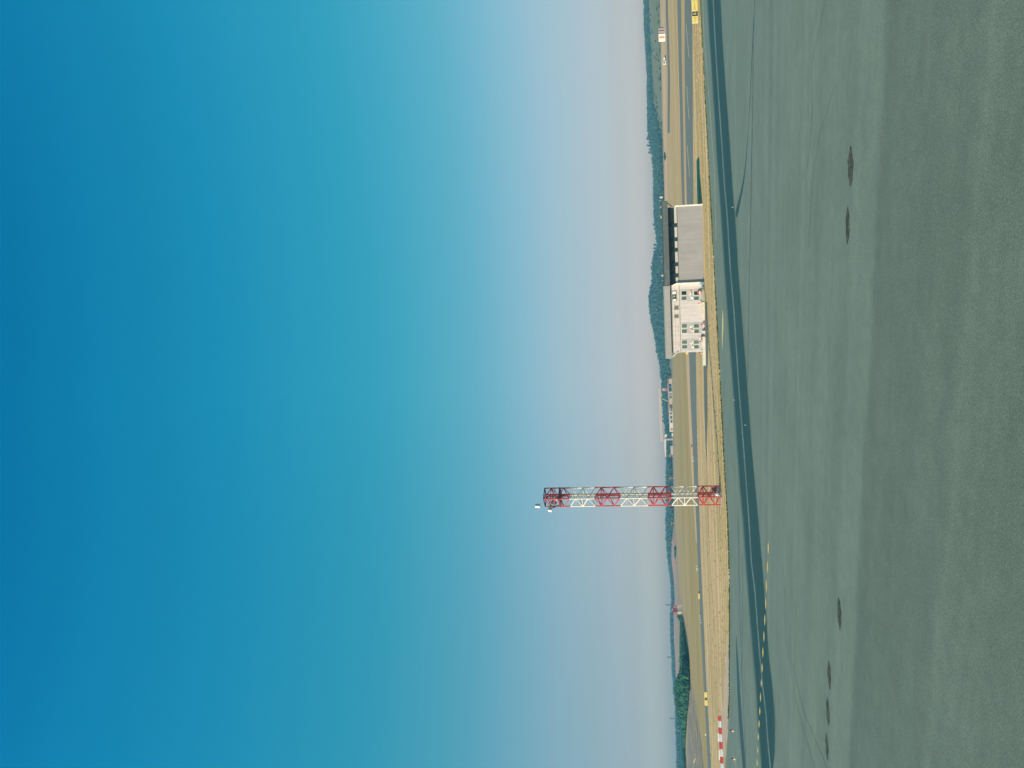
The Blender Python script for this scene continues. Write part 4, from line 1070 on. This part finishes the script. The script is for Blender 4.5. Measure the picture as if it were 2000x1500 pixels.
for (x, y, h_, w_, lab, m) in ((1312.0, 723, 8, 9, 'pale green bush between the building roof and the far houses', m_bush), (1312.2, 731, 7, 7, 'dark bush second from the building roof', m_wood), (1312.4, 737, 7.5, 6, 'brownish bush against the small tan house', m_brown),
                               (1313.6, 792, 6, 5, 'brown bush before the pale house, right one', m_brown), (1313.8, 796.5, 6, 5, 'brown bush before the pale house, left one', m_brown), (1314, 845.5, 6, 4, 'dark bush by the left end of the long white building', m_wood),
                               (1310, 704.5, 8, 9, 'grey-green tree at the left tip of the building roof', m_bush), (1301.8, 305, 6, 16, 'dark clump at the foot of the wooded ridge, right of the building', m_wood),
                               (1321.5, 1078, 5.5, 24, 'wide dark bush between two orange masts left of the tower', m_wood)):
    far_tree(x, y, h_, w_, lab, m)

def lattice_box(mb, p, q, s, n, r, up=Vector((0, 0, 1))):
    """square lattice beam from p to q"""
    p, q = Vector(p), Vector(q); d = (q - p).normalized()
    a = d.cross(up); a = a.normalized() if a.length > .01 else Vector((1, 0, 0)); b_ = d.cross(a)
    cs = [a * s / 2 + b_ * s / 2, a * s / 2 - b_ * s / 2, -a * s / 2 - b_ * s / 2, -a * s / 2 + b_ * s / 2]
    for c in cs: mb.tube(p + c, q + c, r, n=4)
    for i in range(n):
        u0, u1 = p.lerp(q, i / n), p.lerp(q, (i + 1) / n)
        for j in range(4):
            c0, c1 = cs[j], cs[(j + 1) % 4]
            mb.tube(u0 + c0, u1 + c1, r * .8, n=4); mb.tube(u0 + c0, u0 + c1, r * .8, n=4)
cr_w = paint('crane_white', (.74, .62, .56)); cr_r = paint('crane_red', (.62, .20, .17)); cr_y = paint('crane_cream', (.74, .66, .50))
def crane_one():
    b = gp(1312.6, 761); D = b.y; k_ = D / F_PX
    T = thing('tower_crane', 'long red and white lattice crane with a far-reaching pinkish arm above the far houses', 'crane', b)
    L = lambda x, y: Vector(((at(x, y, D) - b).x, 0, (at(x, y, D) - b).z))
    s = 4.6 * k_
    mb = MB(); lattice_box(mb, (0, 0, 0), L(1304.2, 761), s, 4, .28); mb.build('mast', cr_w, T)
    mb = MB(); lattice_box(mb, L(1304.2, 761) , L(1298.6, 761), s, 3, .3); mb.build('mast_top', cr_r, T)
    mb = MB(); lattice_box(mb, L(1298.6, 761), L(1293.4, 760.5), s * .9, 3, .28); mb.build('slewing_mast', cr_w, T)
    mb = MB(); lattice_box(mb, L(1288.3, 758.5), L(1292.8, 861), 3.4 * k_, 44, .36); mb.build('jib', cr_w, T)
    mb = MB(); lattice_box(mb, L(1290.4, 758.5), L(1289.4, 741), 1.6 * k_, 8, .22); mb.build('counter_jib', cr_w, T)
    p = L(1290.6, 744)
    MB().box((p.x - 2.6 * k_, -1.0, p.z - 1.5 * k_), (p.x + 2.6 * k_, 1.0, p.z + 1.2 * k_)).build('counterweight', paint('crane_grey', (.40, .44, .44)), T)
    p = L(1290, 763.5)
    MB().box((p.x - 1.6 * k_, -.9, p.z - 1.5 * k_), (p.x + 1.4 * k_, .9, p.z + 1.2 * k_)).build('cabin', paint('crane_tan', (.62, .44, .28)), T)
    p = L(1294, 787.5)
    MB().box((p.x - .8 * k_, -.5, p.z - .8 * k_), (p.x + .8 * k_, .5, p.z + 1.6 * k_)).build('trolley', m_dark, T)
    mb = MB(); mb.tube(L(1286.2, 779.5), L(1294.5, 779.2), .25, n=5); mb.tube(L(1294.2, 779.2), L(1305.5, 784), .42, .3, n=6); mb.build('boom_pole', cr_y, T)
def crane_two():
    b = gp(1314, 858); D = b.y; k_ = D / F_PX
    T = thing('tower_crane', 'smaller cream crane with a stout tapering arm, left of the long white building', 'crane', b)
    L = lambda x, y: Vector(((at(x, y, D) - b).x, 0, (at(x, y, D) - b).z))
    mb = MB(); lattice_box(mb, (0, 0, 0), L(1301, 858.6), 2.4 * k_, 7, .3); mb.build('mast', cr_w, T)
    mb = MB(); mb.tube(L(1299.3, 851), L(1299.2, 860), .5 * k_, n=6); mb.build('counter_jib', cr_w, T)
    a_, c_ = L(1302.6, 853.3), L(1298, 849.3)
    MB().box((a_.x, -1.2, a_.z), (c_.x + 1.2 * k_, 1.2, c_.z)).build('counterweight', w_wht, T, .1)
    j = MB(); P = [L(1296.8, 858), L(1301.2, 858), L(1301.0, 872), L(1300.6, 893), L(1299.0, 893), L(1297.3, 872)]
    j.add([p + Vector((0, -.8, 0)) for p in P] + [p + Vector((0, .8, 0)) for p in P], [tuple(range(6)), tuple(range(11, 5, -1))] + [((i + 1) % 6, i, 6 + i, 6 + (i + 1) % 6) for i in range(6)])
    j.build('jib', cr_w, T)
crane_one(); crane_two()

# orange masts standing in a row on the field
m_orm = paint('mast_orange', (.62, .28, .14))
om_ = [(1316.6, 890, 'orange mast just right of the lattice tower, farther one'), (1317, 934, 'orange mast closest to the lattice tower on its right'), (1320, 1022, 'orange mast closest to the lattice tower on its left'),
       (1321.0, 1060, 'orange mast second to the left of the lattice tower'), (1323.2, 1100, 'orange mast farthest left of the lattice tower')]
for (x, y, lab) in om_:
    b = gp(x, y); k_ = b.y / F_PX; T = thing('orange_mast', lab, 'mast', b, 0, 'orange masts on the field')
    Hh = 8 * k_
    mb = MB(); lattice_box(mb, (0, 0, 0), (0, 0, Hh), 1.0, 6, .16); mb.build('shaft', m_orm, T)
    MB().box((-2.2, -.2, Hh), (2.2, .2, Hh + .5)).build('crossbar', m_orm, T)
    for s in (-1.8, -.6, .6, 1.8): MB().lathe([(.22, 0), (.3, .25), (.1, .5)], 8, (s, 0, Hh + .501)).build('lamp', m_orm, T)

# the cube-shaped lattice stand at the left
def stand():
    b = gp(1331.5, 1190.5); D = b.y; k_ = D / F_PX
    T = thing('lattice_stand', 'broad red and white lattice stand with two cabins at the field edge', 'stand', b, R_(28))
    W = 16 * k_ / 1.25; Hh = 16.3 * k_; h2 = Hh * .46
    for z0, z1, m, nm in ((0, h2, m_white, 'lower_frame'), (h2, Hh, m_red, 'upper_frame')):
        mb = MB(); cs = [(-W / 2, -W / 2), (W / 2, -W / 2), (W / 2, W / 2), (-W / 2, W / 2)]
        for i in range(4):
            p, q = cs[i], cs[(i + 1) % 4]
            mb.tube((*p, z0), (*p, z1), .2, n=6)
            mb.tube((*p, z1), (*q, z1), .16, n=5); mb.tube((*p, z0), (*q, z1), .13, n=5); mb.tube((*q, z0), (*p, z1), .13, n=5)
        mb.build(nm, m, T)
    MB().box((-W / 2 + .3, -W / 2 + .3, h2 + .1), (W * .10, W * .1, Hh - .4)).build('red_cabin', m_red, T, .05)
    lc = MB().box((-W / 2 + .3, -W / 2 + .3, .3), (W * .10, W * .1, h2 - .5)).build('cream_cabin', paint('cabin_cream', (.74, .68, .50)), T, .05)
    for s in (.2, .55): MB().box((-W / 2 + .3 + W * s * .6, -W / 2 + .26, h2 * .35), (-W / 2 + .9 + W * s * .6, -W / 2 + .298, h2 * .62)).build('window', dk_glass, lc)
    for (x, y) in ((1314, 1190.5), (1311.5, 1193.5)):
        p = Matrix.Rotation(-R_(28), 3, 'Z') @ (at(x, y, D) - b)
        MB().tube((p.x, p.y, Hh), (p.x, p.y, p.z), .08, n=5).lathe([(.2, 0), (.5, .25), (.5, .6), (.15, .9)], 10, (p.x, p.y, p.z)).build('beacon', m_off, T)
stand()
# far pylons in the haze
m_py = paint('pylon_steel', (.10, .13, .14))
for (xt, xb, y, lab) in ((1300, 1313.5, 1181.5, 'faint distant pylon rising above the red and white stand'), (1303, 1314.5, 1283.5, 'faint distant pylon above the wooded skyline, alone left of centre'), (1308, 1322, 1403.5, 'faint distant pylon nearest the left edge')):
    D = 1950; b = at(xb, y, D); b.z = max(0, b.z - 4); t = at(xt, y, D); k_ = D / F_PX; Hh = t.z - b.z
    T = thing('power_pylon', lab, 'pylon', b, 0, 'distant pylons')
    mb = MB(); lattice_box(mb, (0, 0, -1), (0, 0, Hh), 1.8, 9, .22); mb.build('shaft', m_py, T)
    for f in (.72, .86, .99): MB().tube((-2.6, 0, Hh * f), (2.6, 0, Hh * f), .22, n=5).build('arm', m_py, T)
# field marker stones, tiny pale houses on the wooded slope
for (x, y, lab) in ((1288.5, 385, 'white speck of a house in the trees right above the roof corner'), (1290.5, 403, 'white speck of a house in the trees, second from the roof corner'), (1290, 424, 'white speck of a house in the trees, third from the roof corner'),
                    (1291.5, 538, 'white speck of a house in the trees over the joint of the two roofs')):
    D = 1330; b = at(x, y, D); T = thing('hillside_house', lab, 'house', Vector((b.x, D, b.z - 2.2)), 0, 'white houses on the wooded slope')
    MB().box((-.9, 0, -3), (.9, 5, 1.9)).build('wall', w_wht, T); MB().add([(-1.1, -.3, 1.9), (1.1, -.3, 1.9), (1.1, 5.3, 1.9), (-1.1, 5.3, 1.9), (-1.1, 2.5, 2.9), (1.1, 2.5, 2.9)], [(0, 1, 5, 4), (2, 3, 4, 5), (1, 2, 5), (3, 0, 4), (3, 2, 1, 0)]).build('roof', r_tile, T)
